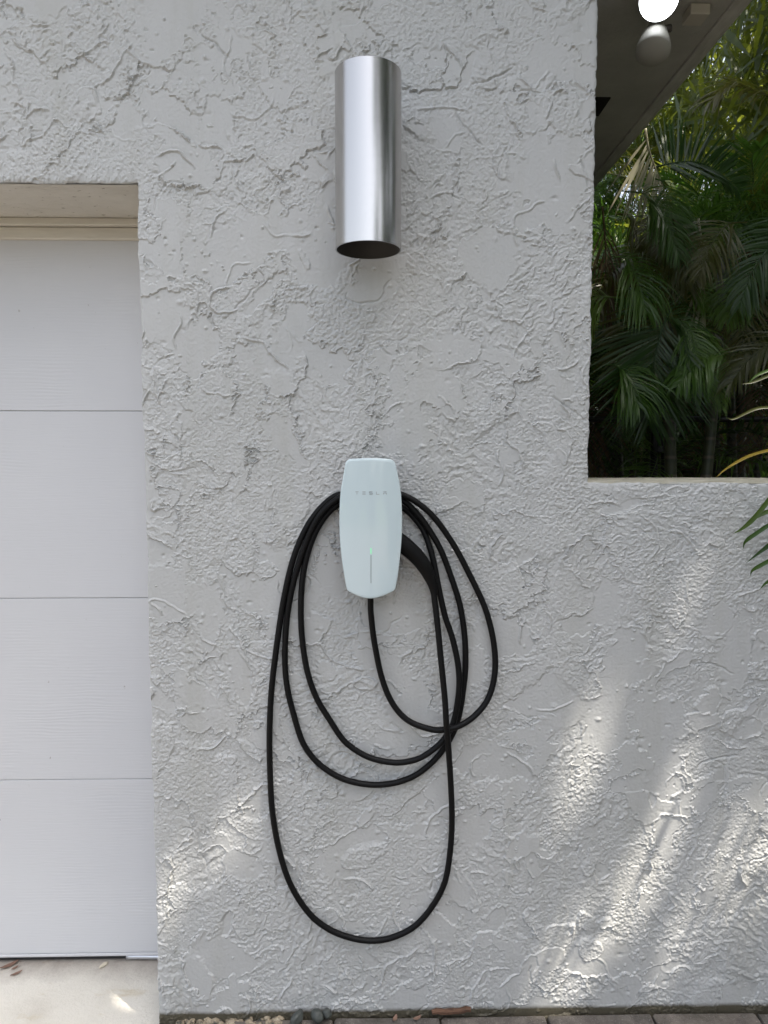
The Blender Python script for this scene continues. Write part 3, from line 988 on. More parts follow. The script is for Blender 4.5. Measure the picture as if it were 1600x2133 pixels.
# cable: one long run, photo outline with real depth off the wall
CR = 0.0082
seg = [
    # drops from the unit, first loop to the right
    (771.7, 1232, -.050), (772, 1250, -.048), (773, 1280, -.040), (780.5, 1341, -.028), (796.7, 1416, -.022), (819.5, 1468, -.022), (852, 1502, -.027), (897.5, 1519, -.038), (926.7, 1519.6, -.046), (959, 1511, -.047), (990, 1490, -.036), (1016, 1457, -.026),
    (1030, 1410, -.02), (1031, 1360, -.017), (1023, 1310, -.017), (1008, 1260, -.017), (978.7, 1198, -.019), (946, 1136.5, -.024), (907, 1081, -.034), (871.5, 1048.7, -.040), (839, 1031, -.042),
    (805, 1022, -.044), (770, 1020, -.044), (738, 1025, -.042),
    # second loop
    (706, 1037, -.036), (670, 1069, -.030), (643, 1117, -.022), (618, 1188.5, -.018), (603, 1253.5, -.015), (596, 1308.7, -.014), (593.6, 1373.7, -.014), (598.5, 1432, -.014), (611, 1485, -.014), (630, 1545, -.014), (657, 1584, -.014), (692.7, 1611.6, -.014),
    (731.7, 1628, -.014), (780.5, 1635, -.014), (826, 1630, -.014), (865, 1615, -.014), (897.5, 1590.5, -.014), (923.5, 1561, -.014), (943, 1529, -.014), (955, 1496, -.014), (963.5, 1448.5, -.014), (969.6, 1390, -.014), (968, 1325, -.014), (958, 1260, -.015),
    (939.7, 1201.5, -.018), (917, 1143, -.022), (889, 1096, -.026), (861.7, 1062, -.028), (839, 1043, -.029), (806, 1034, -.028), (770, 1032, -.028), (738, 1037, -.028),
    # third loop
    (706, 1050, -.022), (679, 1074, -.019), (655, 1113.7, -.017), (638.5, 1162.5, -.016), (629.5, 1214.5, -.016), (627, 1276, -.016), (630, 1334.7, -.016), (640.7, 1400, -.016), (660, 1455, -.016), (689.5, 1503.7, -.016), (714, 1540, -.017), (740, 1562, -.018), (770, 1578, -.02),
    (806.5, 1587, -.024), (839, 1588, -.028), (874.7, 1579, -.031), (907, 1558, -.031), (930, 1533, -.031), (946, 1500, -.031), (956, 1440, -.031), (955, 1390, -.030), (943, 1331.5, -.028), (927, 1283, -.027), (914.5, 1227.5, -.026), (901.5, 1162.5, -.024),
    (884.5, 1110.5, -.016), (862, 1078, -.0135), (838, 1057, -.0135), (806, 1048, -.0135), (770, 1046, -.0135), (738, 1044, -.016),
    # long outer loop up to the handle
    (707, 1030, -.022), (670, 1056, -.016), (637.5, 1100.7, -.015), (611.5, 1162.5, -.015), (592, 1243.7, -.014), (577, 1341, -.014), (565.5, 1440, -.014), (561.5, 1530, -.014), (562.7, 1610, -.014), (567.6, 1691, -.014), (582, 1772.5, -.014), (606, 1844, -.014),
    (644, 1902.5, -.014), (686, 1936, -.014), (735, 1954.5, -.014), (780.5, 1959.4, -.014), (822.7, 1951, -.014), (865, 1928.5, -.014), (900.7, 1888, -.015), (926.7, 1837.5, -.017), (938, 1772.5, -.020), (941.5, 1707.5, -.026), (939.7, 1642.5, -.036),
    (934.5, 1561, -.055), (930, 1510, -.064), (926.7, 1455, -.062), (918.6, 1373.7, -.058), (910.5, 1292.5, -.052), (904.5, 1243, -.048), (902.5, 1226, -.047)]
cpts = catmull([at(u, v, y) for u, v, y in seg], 7)
cab = tube('charging_cable', cpts, CR, M_cable, 14, ch)
hp = catmull([at(u, v, y) for u, v, y in ((905, 1241, -.048), (903, 1228, -.047), (897.5, 1208, -.048), (884, 1180, -.05), (866, 1157, -.052), (846, 1139, -.055), (826, 1124, -.058), (812, 1114, -.06))], 6)
mm = len(hp)
hw_ = [0.0085, 0.0105, 0.0145, 0.0195, 0.0215, 0.0225, 0.0235, 0.0235]
hr = [np.interp(i / (mm - 1) * 7, range(8), hw_) for i in range(mm)]
hdl = tube('connector_handle', hp, hr, M_handle, 20, ch, squash=0.85)

# ------------------------------------------------------------------ flood light under the soffit
fl = empty('flood_light', atz(1460, 0, ZT))
tag(fl, 'twin-head outdoor flood light on the soffit with one lamp lit', 'flood light')
yb = 0.62
pb_ = at(1452, 20, yb)
box('junction_box', M_fix, pb_.x - 0.034, pb_.x + 0.034, yb - 0.03, yb + 0.04, at(1452, 40, yb).z, ZT - 0.001, 0.004, fl)
def head(name, c, axis, r, mat_front, parent, L=0.12):
    a = axis.normalized()
    h = empty(name, c) if False else None
    body = lathe(name, [(0.016, -L), (0.024, -L + 0.004), (0.026, -L * 0.72), (r * 0.70, -L * 0.5), (r * 0.93, -L * 0.22), (r, -0.012), (r, -0.002), (r * 0.985, 0.0)], M_bulbglass, c, a, 40, parent)
    fr = lathe('lamp_front', [(r * 0.985, 0.0002), (r * 0.9, 0.008), (r * 0.6, 0.016), (r * 0.3, 0.020), (0.0, 0.021)], mat_front, c, a, 40, parent)
    return body
c1_ = at(1373, -2, 0.50)
rr1 = 37.5 / F * 2.44
head('lit_lamp', c1_, (CAM - c1_).normalized() + Vector((0.1, 0, -0.1)), rr1, M_bulb, fl)
c2_ = at(1360, 108, 0.56)
head('dark_lamp', c2_, Vector((-0.22, -0.35, -0.95)), 0.056, M_bulbglass, fl, 0.155)
tube('swivel_arm', catmull([at(1376, 45, 0.60), at(1385, 22, 0.62), at(1400, 5, 0.62), at(1440, 3, 0.62)], 6), 0.009, M_bronze, 10, fl)
tube('swivel_arm', catmull([c1_ + Vector((0, 0.12, 0.02)), at(1400, -8, 0.62), at(1440, -5, 0.62)], 6), 0.009, M_bronze, 10, fl)
lathe('swivel_knob', [(0.0, -0.012), (0.012, -0.012), (0.012, 0.012), (0, 0.012)], M_bronze, at(1390, 60, 0.57), Vector((1, 0, 0.2)), 16, fl)

# ------------------------------------------------------------------ chain link fence and gate
YFN = 2.1
def fz(v, u=1450): return at(u, v, YFN).z
def fx(u, v=900): return at(u, v, YFN).x
def chain_mesh(name, x0, x1, z0, z1, parent, y=YFN):
    vs, fs = [], []
    p = 0.054; r = 0.0016
    for sgn in (1, -1):
        c = x0 - (z1 - z0)
        while c < x1 + (z1 - z0):
            # line x = c + sgn*(z-z0) clipped
            if sgn == 1: za, zb2 = max(z0, z0 + x0 - c), min(z1, z0 + x1 - c)
            else: za, zb2 = max(z0, z0 + c - x1), min(z1, z0 + c - x0)
            if zb2 - za > 0.02:
                a = Vector((c + sgn * (za - z0), y + sgn * r, za)); b = Vector((c + sgn * (zb2 - z0), y + sgn * r, zb2))
                tube_geo([a, b], r, 4, vs, fs, cap=False)
            c += p
    o = link(name, pyd(name, vs, fs), M_wire)
    if parent: child(o, parent)
    return o
ztop = fz(836); zrail = fz(873)
fence = empty('chain_link_fence', (fx(1300), YFN, -0.03))
tag(fence, 'black chain link fence panel between the house and the gate post', 'fence')
xp = fx(1364)
tube('fence_post', [Vector((xp, YFN, -0.03)), Vector((xp, YFN, ztop))], 0.021, M_post, 14, fence)
lathe('post_cap', [(0.0235, -0.02), (0.0235, 0.0), (0.019, 0.010), (0.0, 0.016)], M_post, Vector((xp, YFN, ztop)), Vector((0, 0, 1)), 18, fence)
tube('top_rail', [Vector((XR - 0.1, YFN, zrail)), Vector((xp - 0.02, YFN, zrail))], 0.016, M_post, 12, fence)
chain_mesh('wire_mesh', XR - 0.1, xp - 0.02, 0.0, zrail, fence)
gate = empty('chain_link_gate', (fx(1480), YFN, -0.03))
tag(gate, 'black chain link gate with dark frame under the palm fronds', 'gate')
xg0 = fx(1384); xg1 = xg0 + 1.15
for x in (xg0, xg1):
    tube('gate_stile', [Vector((x, YFN, 0.02)), Vector((x, YFN, zrail + 0.012))], 0.014, M_post, 12, gate)
for z in (zrail, 0.05):
    tube('gate_rail', [Vector((xg0, YFN, z)), Vector((xg1, YFN, z))], 0.0165, M_post, 12, gate)
for z in (zrail - 0.17, 0.35):
    box('hinge', M_post, xp + 0.01, xg0 - 0.01, YFN - 0.02, YFN + 0.02, z - 0.02, z + 0.02, 0.004, gate)
chain_mesh('wire_mesh', xg0, xg1, 0.06, zrail - 0.01, gate)
f2 = empty('chain_link_fence', (xg1 + 1.0, YFN, -0.03))
tag(f2, 'black chain link fence beyond the far side of the gate', 'fence')
tube('fence_post', [Vector((xg1 + 0.07, YFN, -0.03)), Vector((xg1 + 0.07, YFN, ztop))], 0.021, M_post, 14, f2)
tube('top_rail', [Vector((xg1 + 0.07, YFN, zrail)), Vector((xg1 + 2.6, YFN, zrail))], 0.016, M_post, 12, f2)
chain_mesh('wire_mesh', xg1 + 0.09, xg1 + 2.6, 0.0, zrail, f2)


# ------------------------------------------------------------------ palms
def frond_geo(rach, n, L, rr, droop=0.25, wid=0.016, upd=Vector((0, 0, 1)), a0=70, a1=28, vee=0.35, sides=(1, -1), rad=0.006, gap=0.0, segs=4, curl=0.0):
    pts = catmull(rach, 8)
    m = len(pts)
    vs, fs = [], []
    tube_geo(pts, [rad * (1 - 0.8 * i / (m - 1)) for i in range(m)], 5, vs, fs)
    cum = [0]
    for i in range(1, m): cum.append(cum[-1] + (pts[i] - pts[i - 1]).length)
    tot = cum[-1]
    for i in range(n):
        for s in sides:
            t = 0.14 + 0.86 * (i + rr.uniform(-.3, .3) + .5) / n
            t = min(.999, max(0.02, t))
            if rr.random() < gap: continue
            x = t * tot
            k = max(1, next((j for j in range(m) if cum[j] >= x), m - 1))
            f = (x - cum[k - 1]) / max(1e-6, cum[k] - cum[k - 1])
            p = pts[k - 1].lerp(pts[k], f)
            T = (pts[k] - pts[k - 1]).normalized()
            U = (upd - T * upd.dot(T)).normalized()
            Sd = T.cross(U)
            al = R(a0 + (a1 - a0) * t + rr.uniform(-7, 7))
            d = (T * math.cos(al) + Sd * (s * math.sin(al)) + U * (vee + rr.uniform(-.12, .12))).normalized()
            l = L * (0.45 + 0.55 * math.sin(math.pi * min(1, t * 1.0 + 0.12) ** 0.8)) * rr.uniform(.85, 1.1)
            if t > .9: l *= 0.75
            w0 = wid * rr.uniform(.8, 1.2)
            nr = (U - d * U.dot(d)).normalized()
            tw = rr.uniform(-.5, .5)
            sdw = d.cross(nr) * math.cos(tw) + nr * math.sin(tw)
            base = len(vs)
            q = p.copy()
            dr = droop * rr.uniform(.6, 1.5)
            for j in range(segs + 1):
                ww = w0 * (0.35, 1.0, 0.95, 0.6, 0.06)[j] if segs == 4 else w0 * (0.5, 1.0, 0.06)[j]
                sw = (sdw - d * sdw.dot(d)).normalized()
                vs.append(q - sw * ww); vs.append(q + sw * ww)
                q = q + d * (l / segs)
                d = (d + Vector((0, 0, -1)) * dr * (0.6 + 0.35 * j) + Vector((rr.uniform(-1, 1), rr.uniform(-1, 1), 0)) * curl).normalized()
            for j in range(segs):
                a = base + j * 2
                fs.append((a, a + 1, a + 3, a + 2))
    return vs, fs


rl = random.Random(21)
FR = []
for k in range(8):
    Lr = rl.uniform(1.15, 1.7)
    rise = rl.uniform(0.35, 0.75)
    rach = [(0, 0, 0), (Lr * .28, rl.uniform(-.03, .03), Lr * rise * .45), (Lr * .58, rl.uniform(-.06, .06), Lr * rise * .55), (Lr * .82, rl.uniform(-.1, .1), Lr * rise * .32), (Lr, rl.uniform(-.12, .12), Lr * rise * -.05)]
    vs, fs = frond_geo([Vector(p) for p in rach], 62, 0.40, rl, droop=rl.uniform(.12, .45), wid=0.0058, curl=.05, vee=rl.uniform(.2, .6))
    FR.append(pyd('frond', vs, fs))
    FR[-1].polygons.foreach_set('use_smooth', np.ones(len(FR[-1].polygons), bool))
FRm = {}
def frond_mesh(k, mat):
    key = (k, mat.name)
    if key not in FRm:
        me = FR[k].copy(); me.materials.clear(); me.materials.append(mat); FRm[key] = me
    return FRm[key]


def palm(x, y, hgt, ncane, nfr, lab, seed, scale=1.0, low=False):
    rr = random.Random(seed)
    root = empty('areca_palm', (x, y, -0.03))
    tag(root, lab, 'palm', 'areca palms growing beyond the side opening')
    tops = []
    for c in range(ncane):
        a = rr.uniform(0, 6.28); rad = rr.uniform(.03, .22)
        bx, by = x + rad * math.cos(a), y + rad * math.sin(a)
        h = hgt * rr.uniform(.6, 1.0)
        tx, ty = bx + math.cos(a) * h * rr.uniform(.03, .14), by + math.sin(a) * h * rr.uniform(.03, .14)
        pts = catmull([(bx, by, -.05), (bx * .6 + tx * .4, by * .6 + ty * .4, h * .5), (tx, ty, h)], 6)
        tube('trunk', pts, [0.036 - 0.014 * i / (len(pts) - 1) for i in range(len(pts))], M_cane, 8, root)
        tops.append((Vector((tx, ty, h)), a))
    for i in range(int(nfr * 1.5)):
        tp, a = tops[i % ncane]
        az = rr.uniform(0, 6.28)
        mat = rr.choices([M_leaf, M_leaf2, M_leaf3], [0.68, 0.2, 0.12])[0]
        o = bpy.data.objects.new('frond', frond_mesh(rr.randrange(8), mat)); COL.objects.link(o)
        o.location = tp + Vector((0, 0, -rr.uniform(0, .25)))
        tilt = -rr.uniform(-.25, .95) if mat is not M_leaf3 else rr.uniform(.5, 1.1)
        o.rotation_euler = (rr.uniform(-.3, .3), tilt + (0.35 if low else 0), az)
        s = scale * rr.uniform(.8, 1.2)
        o.scale = (s, s, s)
        child(o, root)
    return root


PL = [
    (1.75, 3.0, 2.3, 4, 22, 'dense areca palm clump just behind the chain link gate'),
    (0.95, 3.1, 1.7, 4, 18, 'areca palm right behind the fence post next to the house'),
    (2.6, 2.9, 2.7, 4, 20, 'areca palm with long arching fronds beyond the end of the gate'),
    (1.35, 4.3, 2.9, 5, 22, 'areca palm in the second row behind the fence post'),
    (2.4, 4.4, 3.4, 5, 22, 'tall areca palm in the second row behind the gate'),
    (3.5, 4.2, 3.0, 4, 20, 'areca palm in the second row reaching past the gate end'),
    (1.3, 6.0, 3.2, 5, 20, 'areca palm at the back nearest the house eave'),
    (2.6, 6.2, 4.2, 5, 20, 'tallest areca palm at the back with sky showing through'),
    (4.1, 6.0, 3.6, 5, 20, 'areca palm at the back furthest from the house'),
    (3.6, 2.4, 3.3, 4, 18, 'areca palm just past the gate with crown above the eave'),
]
for i, (x, y, h, nc, nf, lab) in enumerate(PL):
    palm(x, y, h, nc, nf, lab, 100 + i)


def hero(parent, name, rach, n, L, mat, seed, **kw):
    vs, fs = frond_geo(rach, n, L, random.Random(seed), **kw)
    o = link(name, pyd(name, vs, fs), mat, smooth=True)
    child(o, parent)
    return o


hp_ = empty('areca_palm', (1.5, 1.75, -0.03))
tag(hp_, 'nearest areca palm before the fence with pale hanging and dark arching fronds', 'palm', 'areca palms growing beyond the side opening')
tube('trunk', catmull([(1.62, 1.75, -.05), (1.6, 1.8, 1.2), (1.55, 1.85, 2.3)], 6), 0.03, M_cane, 10, hp_)
tube('trunk', catmull([(1.5, 1.7, -.05), (1.75, 1.8, 1.2), (1.85, 1.85, 2.6)], 6), 0.028, M_cane, 10, hp_)
A = at
# pale frond hanging at the eave
o = hero(hp_, 'frond', [A(1345, 268, 1.6), A(1352, 310, 1.6), A(1366, 350, 1.6), A(1385, 395, 1.6)], 19, 0.36, M_leafp, 1, droop=.05, wid=.0062, upd=Vector((0, -1, 0)), a0=48, a1=30, vee=.05, sides=(1,), gap=0)
o['label'] = 'pale silvery frond hanging beside the eave'
# dark green frond with leaflets standing up
hero(hp_, 'frond', [A(1350, 352, 1.75), A(1400, 340, 1.75), A(1450, 338, 1.75), A(1500, 360, 1.75), A(1540, 400, 1.75)], 58, 0.30, M_leaf, 2, droop=.05, wid=.0055, upd=Vector((0, -.8, .6)), a0=80, a1=60, vee=.25)
# broad lower frond
hero(hp_, 'frond', [A(1400, 640, 1.45), A(1378, 690, 1.45), A(1362, 760, 1.45), A(1352, 840, 1.48), A(1350, 880, 1.5)], 52, 0.44, M_leaf, 3, droop=.05, wid=.0055, upd=Vector((0, -1, .25)), a0=62, a1=22, vee=.15)
o = hero(hp_, 'frond', [A(1405, 600, 1.5), A(1370, 660, 1.5), A(1330, 720, 1.5), A(1290, 780, 1.5)], 44, 0.36, M_leaf2, 4, droop=.10, wid=.0050, upd=Vector((0, -1, .25)), a0=55, a1=20, vee=.1)
# twisted pale leaves
o = hero(hp_, 'frond', [A(1455, 455, 1.6), A(1462, 520, 1.6), A(1455, 600, 1.6), A(1465, 680, 1.6)], 6, 0.26, M_leafp, 5, droop=.4, wid=.007, upd=Vector((0, -1, 0)), a0=22, a1=8, vee=.0, curl=.4)
o['label'] = 'twisted pale frond hanging straight down'
o = hero(hp_, 'frond', [A(1400, 440, 1.5), A(1410, 500, 1.5), A(1395, 560, 1.5), A(1390, 620, 1.5)], 6, 0.22, M_leaf2, 6, droop=.4, wid=.006, upd=Vector((0, -1, 0)), a0=40, a1=10, vee=.0, curl=.4)
hero(hp_, 'frond', [A(1255, 430, 1.9), A(1262, 520, 1.9), A(1262, 600, 1.9), A(1270, 690, 1.9)], 22, 0.28, M_leaf3, 7, droop=.4, wid=.004, upd=Vector((0, -1, 0)), a0=28, a1=8, vee=.0, curl=.1)['label'] = 'dead brown frond hanging down beside the wall edge'
# fronds coming in from the side of the opening
hero(hp_, 'frond', [A(1700, 430, 1.4), A(1620, 500, 1.4), A(1570, 560, 1.4), A(1540, 640, 1.4)], 50, 0.28, M_leaf, 8, droop=.3, wid=.0042, upd=Vector((0, -.8, .6)), a0=60, a1=25, vee=.1)
hero(hp_, 'frond', [A(1700, 250, 1.5), A(1600, 200, 1.5), A(1530, 180, 1.5), A(1480, 210, 1.5)], 46, 0.36, M_leaf2, 9, droop=.3, wid=.0055, upd=Vector((0, -.5, .8)), a0=65, a1=30, vee=.1)
hero(hp_, 'frond', [A(1720, 700, 1.3), A(1640, 700, 1.3), A(1570, 740, 1.3), A(1520, 800, 1.3)], 50, 0.26, M_leaf2, 10, droop=.3, wid=.0042, upd=Vector((0, -.5, .8)), a0=60, a1=25, vee=.1)

rh = random.Random(5)
for i in range(20):
    u, v, Y = rh.uniform(1240, 1610), rh.uniform(330, 800), rh.uniform(1.4, 2.0)
    sd_ = rh.choice((-1, 1)) if u < 1520 else -1
    dx, dv = sd_ * rh.uniform(40, 130), rh.uniform(60, 190)
    rach = [A(u, v, Y), A(u + dx * .4, v - 8 + dv * .12, Y), A(u + dx * .75, v + dv * .45, Y - .03), A(u + dx, v + dv, Y - .05)]
    hero(hp_, 'frond', rach, 44, rh.uniform(.2, .3), rh.choice((M_leaf, M_leafb, M_leafb, M_leaf2)), 200 + i, droop=rh.uniform(.25, .6), wid=.0036, upd=Vector((0, -.7, .7)), a0=65, a1=25, vee=rh.uniform(0, .3), rad=.004, curl=.06)

fp = empty('areca_palm', (2.1, 0.9, -0.03))
tag(fp, 'areca palm at the photo edge whose leaf tips hang over the low wall', 'palm', 'areca palms growing beyond the side opening')
tube('trunk', catmull([(2.1, .9, -.05), (2.05, .8, 1.0), (2.0, .7, 1.9)], 6), 0.03, M_cane, 10, fp)


def blade(name, pts, w0, mat, parent, flip=1):
    P = catmull(pts, 6)
    vs, fs = [], []
    n = len(P)
    for i, p in enumerate(P):
        T = (P[min(i + 1, n - 1)] - P[max(i - 1, 0)]).normalized()
        sd = T.cross(Vector((0, -1, .25))).normalized()
        nn = T.cross(sd).normalized()
        ww = w0 * min(1, (1 - i / (n - 1)) * 2.4 + 0.03) * min(1, .55 + i / n * 2)
        vs += [p - sd * ww, p + nn * ww * .35, p + sd * ww]
    for i in range(n - 1):
        for k in range(2):
            a = i * 3 + k
            fs.append((a, a + 1, a + 4, a + 3))
    o = link(name, pyd(name, vs, fs), mat, smooth=True)
    child(o, parent)
    return o
yy = -0.06
tube('leaf_stem', catmull([(2.0, .7, 1.9), (1.75, .3, 2.0), A(1700, 900, -.03), A(1690, 1020, -.05), A(1700, 1180, -.05), A(1715, 1260, -.05)], 6), 0.006, M_leaf, 6, fp)
for pts, w0 in (([(1700, 960), (1630, 1010), (1575, 1075), (1548, 1100), (1527, 1112)], .0065),
                ([(1700, 1010), (1640, 1050), (1590, 1070), (1552, 1093)], .006),
                ([(1700, 1060), (1620, 1085), (1570, 1115), (1552, 1130), (1548, 1145)], .0055),
                ([(1700, 1090), (1640, 1110), (1590, 1145), (1553, 1174)], .006),
                ([(1705, 1130), (1640, 1150), (1590, 1175), (1568, 1188), (1563, 1200)], .0055),
                ([(1705, 1170), (1640, 1195), (1600, 1212), (1582, 1228)], .005)):
    blade('leaf', [A(u, v, yy + .01 * i) for i, (u, v) in enumerate(pts)], w0, M_leaf, fp)
o = blade('leaf', [A(1700, 905, .30), A(1620, 932, .28), A(1560, 950, .26), A(1515, 975, .24), A(1491, 995, .22)], .0045, M_yell, fp)
o['label'] = 'yellow drooping leaf blade above the sill'
for pts, mt in (([(1700, 835), (1640, 848), (1580, 850), (1530, 872), (1515, 870)], M_leaf2), ([(1700, 750), (1620, 775), (1570, 795), (1545, 800)], M_leaf2),
            ([(1700, 770), (1630, 765), (1580, 780), (1558, 800)], M_leaf)):
    blade('leaf', [A(u, v, .55) for (u, v) in pts], .0048, mt, fp)

# background trees behind the palms (leaf clumps round real trunks)
M_tree = leafmat('tree_leaf', (0.035, 0.08, 0.015), (0.09, 0.16, 0.025), (0.18, 0.25, 0.04), (0.45, 0.7, 0.05), 0.45, 0.4)
M_treey = leafmat('palm_high', (0.03, 0.055, 0.010), (0.06, 0.09, 0.015), (0.20, 0.15, 0.03), (0.45, 0.5, 0.05), 0.45, 0.4)
M_bark = newmat('bark', (0.07, 0.055, 0.04), 0.9)[0]


def leaf_cloud(name, centers, nleaf, size, rs, narrow=.45, droop=0.0):
    V, Fc = [], []
    C = np.array([c[:3] for c in centers]); Rr = np.array([c[3] for c in centers])
    k = rs.randint(0, len(C), nleaf)
    d = rs.randn(nleaf, 3); d /= np.linalg.norm(d, axis=1)[:, None]
    rad = rs.rand(nleaf) ** 0.5
    P = C[k] + d * (Rr[k] * rad)[:, None] * np.array([1, 1, .8])
    a = rs.randn(nleaf, 3); a[:, 2] -= droop * 1.5; a /= np.linalg.norm(a, axis=1)[:, None]
    b = np.cross(a, rs.randn(nleaf, 3)); b /= np.linalg.norm(b, axis=1)[:, None]
    s = size * rs.uniform(.6, 1.4, nleaf)[:, None]
    Q = np.stack([P - a * s, P + b * s * narrow, P + a * s, P - b * s * narrow], 1).reshape(-1, 3)
    me = bpy.data.meshes.new(name)
    me.vertices.add(len(Q)); me.vertices.foreach_set('co', Q.astype(np.float32).ravel())
    me.loops.add(nleaf * 4); me.loops.foreach_set('vertex_index', np.arange(nleaf * 4, dtype=np.int32))
    me.polygons.add(nleaf); me.polygons.foreach_set('loop_start', np.arange(0, nleaf * 4, 4, dtype=np.int32))
    me.polygons.foreach_set('loop_total', np.full(nleaf, 4, np.int32))
    me.update(calc_edges=True)
    return me


def tree(x, y, h, spread, lab, seed, nleaf=9000, size=.07, low=0.3, grp=None):
    rs = np.random.RandomState(seed)
    root = empty('broadleaf_tree', (x, y, -0.1))
    tag(root, lab, 'tree', grp)
    tube('trunk', catmull([(x, y, -.12), (x + .1, y, h * .35), (x - .05, y + .1, h * .8)], 6), [0.13 - 0.006 * i for i in range(13)], M_bark, 8, root)
    cen = [(x + rs.uniform(-1, 1) * spread, y + rs.uniform(-1, 1) * spread, h * rs.uniform(low, 1.0), spread * rs.uniform(.25, .5)) for _ in range(26)]
    for c in cen[:6]:
        tube('limb', catmull([(x, y, c[2] * .6), ((x + c[0]) / 2, (y + c[1]) / 2, c[2] * .85), (c[0], c[1], c[2])], 4), 0.03, M_bark, 6, root)
    o = link('crown', leaf_cloud('crown', cen, nleaf, size, rs), M_tree)
    child(o, root)
    return root


def treeb(x, y, z0, z1, spread, lab, seed, nleaf, size, cnt=34, mat=None, narrow=.45, droop=0., nm='broadleaf_tree', cat='tree'):
    rs = np.random.RandomState(seed)
    root = empty(nm, (x, y, -0.1))
    tag(root, lab, cat)
    tube('trunk', catmull([(x, y, -.12), (x + .1, y, z1 * .35), (x - .05, y + .1, z1 * .8)], 6), [0.13 - 0.006 * i for i in range(13)], M_bark, 8, root)
    cen = [(x + rs.uniform(-1, 1) * spread, y + rs.uniform(-1, 1) * spread, rs.uniform(z0, z1), spread * rs.uniform(.22, .42)) for _ in range(cnt)]
    for c in cen[:7]:
        tube('limb', catmull([(x, y, c[2] * .6), ((x + c[0]) / 2, (y + c[1]) / 2, c[2] * .85), (c[0], c[1], c[2])], 4), 0.03, M_bark, 6, root)
    child(link('crown', leaf_cloud('crown', cen, nleaf, size, rs, narrow, droop), mat or M_tree), root)
    return root


KW = dict(narrow=.10, droop=.8, nm='tall_palm', cat='palm')
treeb(1.4, 9.2, 0.0, 6.6, 1.7, 'tall feathery palm far behind the palms nearest the house', 31, 42000, .17, 60, **KW)
treeb(4.2, 9.6, 0.0, 6.4, 1.8, 'tall feathery palm far behind the middle of the areca palms', 32, 42000, .17, 60, **KW)
treeb(7.2, 8.6, 0.0, 7.6, 1.9, 'tall feathery palm far behind the areca palms furthest from the house', 33, 42000, .17, 60, **KW)
treeb(5.4, 4.6, 3.2, 6.8, 2.6, 'tall feathery palm spreading above the areca clumps', 41, 36000, .17, 50, mat=M_treey, **KW)
treeb(3.3, 1.7, 4.3, 6.2, 1.4, 'unseen feathery palm crown added to shade the palms in the side passage', 42, 34000, .16, 40, mat=M_treey, **KW)  # crown added above the view to keep sun off the palms below
# trees beside the drive that the steel tube and the charger glass mirror
treeb(3.2, -5.8, 0.4, 7.6, 1.3, 'broadleaf tree beside the driveway furthest from the house', 34, 30000, .11, 50, mat=M_leaf)
treeb(4.7, -3.7, 0.4, 7.8, 1.4, 'broadleaf tree in the middle of the row beside the driveway', 35, 30000, .11, 50, mat=M_leaf)
treeb(5.7, -1.2, 0.4, 7.0, 1.5, 'broadleaf tree beside the driveway nearest the house', 36, 32000, .11, 56, mat=M_leaf)
treeb(6.4, 1.3, 0.4, 6.4, 1.4, 'broadleaf tree beside the far end of the low wall', 37, 26000, .11, 50, mat=M_leaf)


def hedge(x0, x1, y, h, d, lab, seed, nleaf, size, mat):
    rs = np.random.RandomState(seed)
    root = empty('hedge', ((x0 + x1) / 2, y, -0.1))
    tag(root, lab, 'hedge')
    cen = [(rs.uniform(x0, x1), y + rs.uniform(-d, d), rs.uniform(0, h - .4), .55) for _ in range(int((x1 - x0) * h * 1.6))]
    child(link('foliage', leaf_cloud('foliage', cen, nleaf, size, rs), mat), root)
    for k in range(int(x1 - x0)):
        tube('trunk', [Vector((x0 + k + .5, y, -.15)), Vector((x0 + k + .5, y, h * .6))], .05, M_bark, 6, root)


hedge(-16, 2.5, -17, 4.6, .5, 'tall unseen hedge added across the driveway to block the low horizon sky', 51, 26000, .20, M_leaf)  # added behind the camera to cut frontal light from the horizon
hedge(0.4, 7.5, 8.0, 2.6, .3, 'dark hedge low down behind the areca palms', 52, 22000, .10, M_leaf)

# ------------------------------------------------------------------ tall palm out of view; crown gaps cut to shape the sun patches
GAPS = [[(1270, 1420), (1236, 1459), (1181, 1501), (1177, 1539), (1219, 1585), (1253, 1573), (1262, 1500)],
        [(1278, 1530), (1270, 1594), (1228, 1657), (1160, 1678), (1169, 1640), (1224, 1598)],
        [(1453, 1165), (1422, 1218), (1372, 1290), (1447, 1285), (1455, 1239)],
        [(1510, 1195), (1535, 1195), (1535, 1220), (1510, 1225)],
        [(1550, 1365), (1502, 1412), (1455, 1412), (1500, 1370)],
        [(1393, 1615), (1418, 1628), (1364, 1800), (1322, 1885), (1292, 1872), (1328, 1780)],
        [(1412, 1660), (1436, 1676), (1368, 1845), (1338, 1830)],
        [(1253, 1870), (1169, 1944), (1120, 2000), (1070, 2100), (1195, 2100), (1248, 2000), (1275, 1920)],
        [(1500, 1710), (1640, 1690), (1640, 1817), (1527, 1802), (1462, 1771)],
        [(1640, 1822), (1464, 1875), (1398, 1935), (1388, 1990), (1443, 1972), (1527, 1890), (1640, 1850)],
        [(1560, 1560), (1600, 1560), (1600, 1600), (1570, 1590)],
        [(528, 1585), (465, 1690), (533, 1705), (550, 1750), (517, 1768), (458, 1738), (450, 1690)],
        [(316, 1826), (360, 1812), (400, 1850), (360, 1895), (316, 1902)],
        [(1035, 1225), (1058, 1225), (1050, 1262), (1035, 1262)],
        [(870, 1262), (890, 1262), (885, 1300), (868, 1300)]]
def dil(g, f=1.22):
    cx = sum(p[0] for p in g) / len(g); cy = sum(p[1] for p in g) / len(g)
    return [(cx + (x - cx) * f, cy + (y - cy) * (f - .08)) for x, y in g]
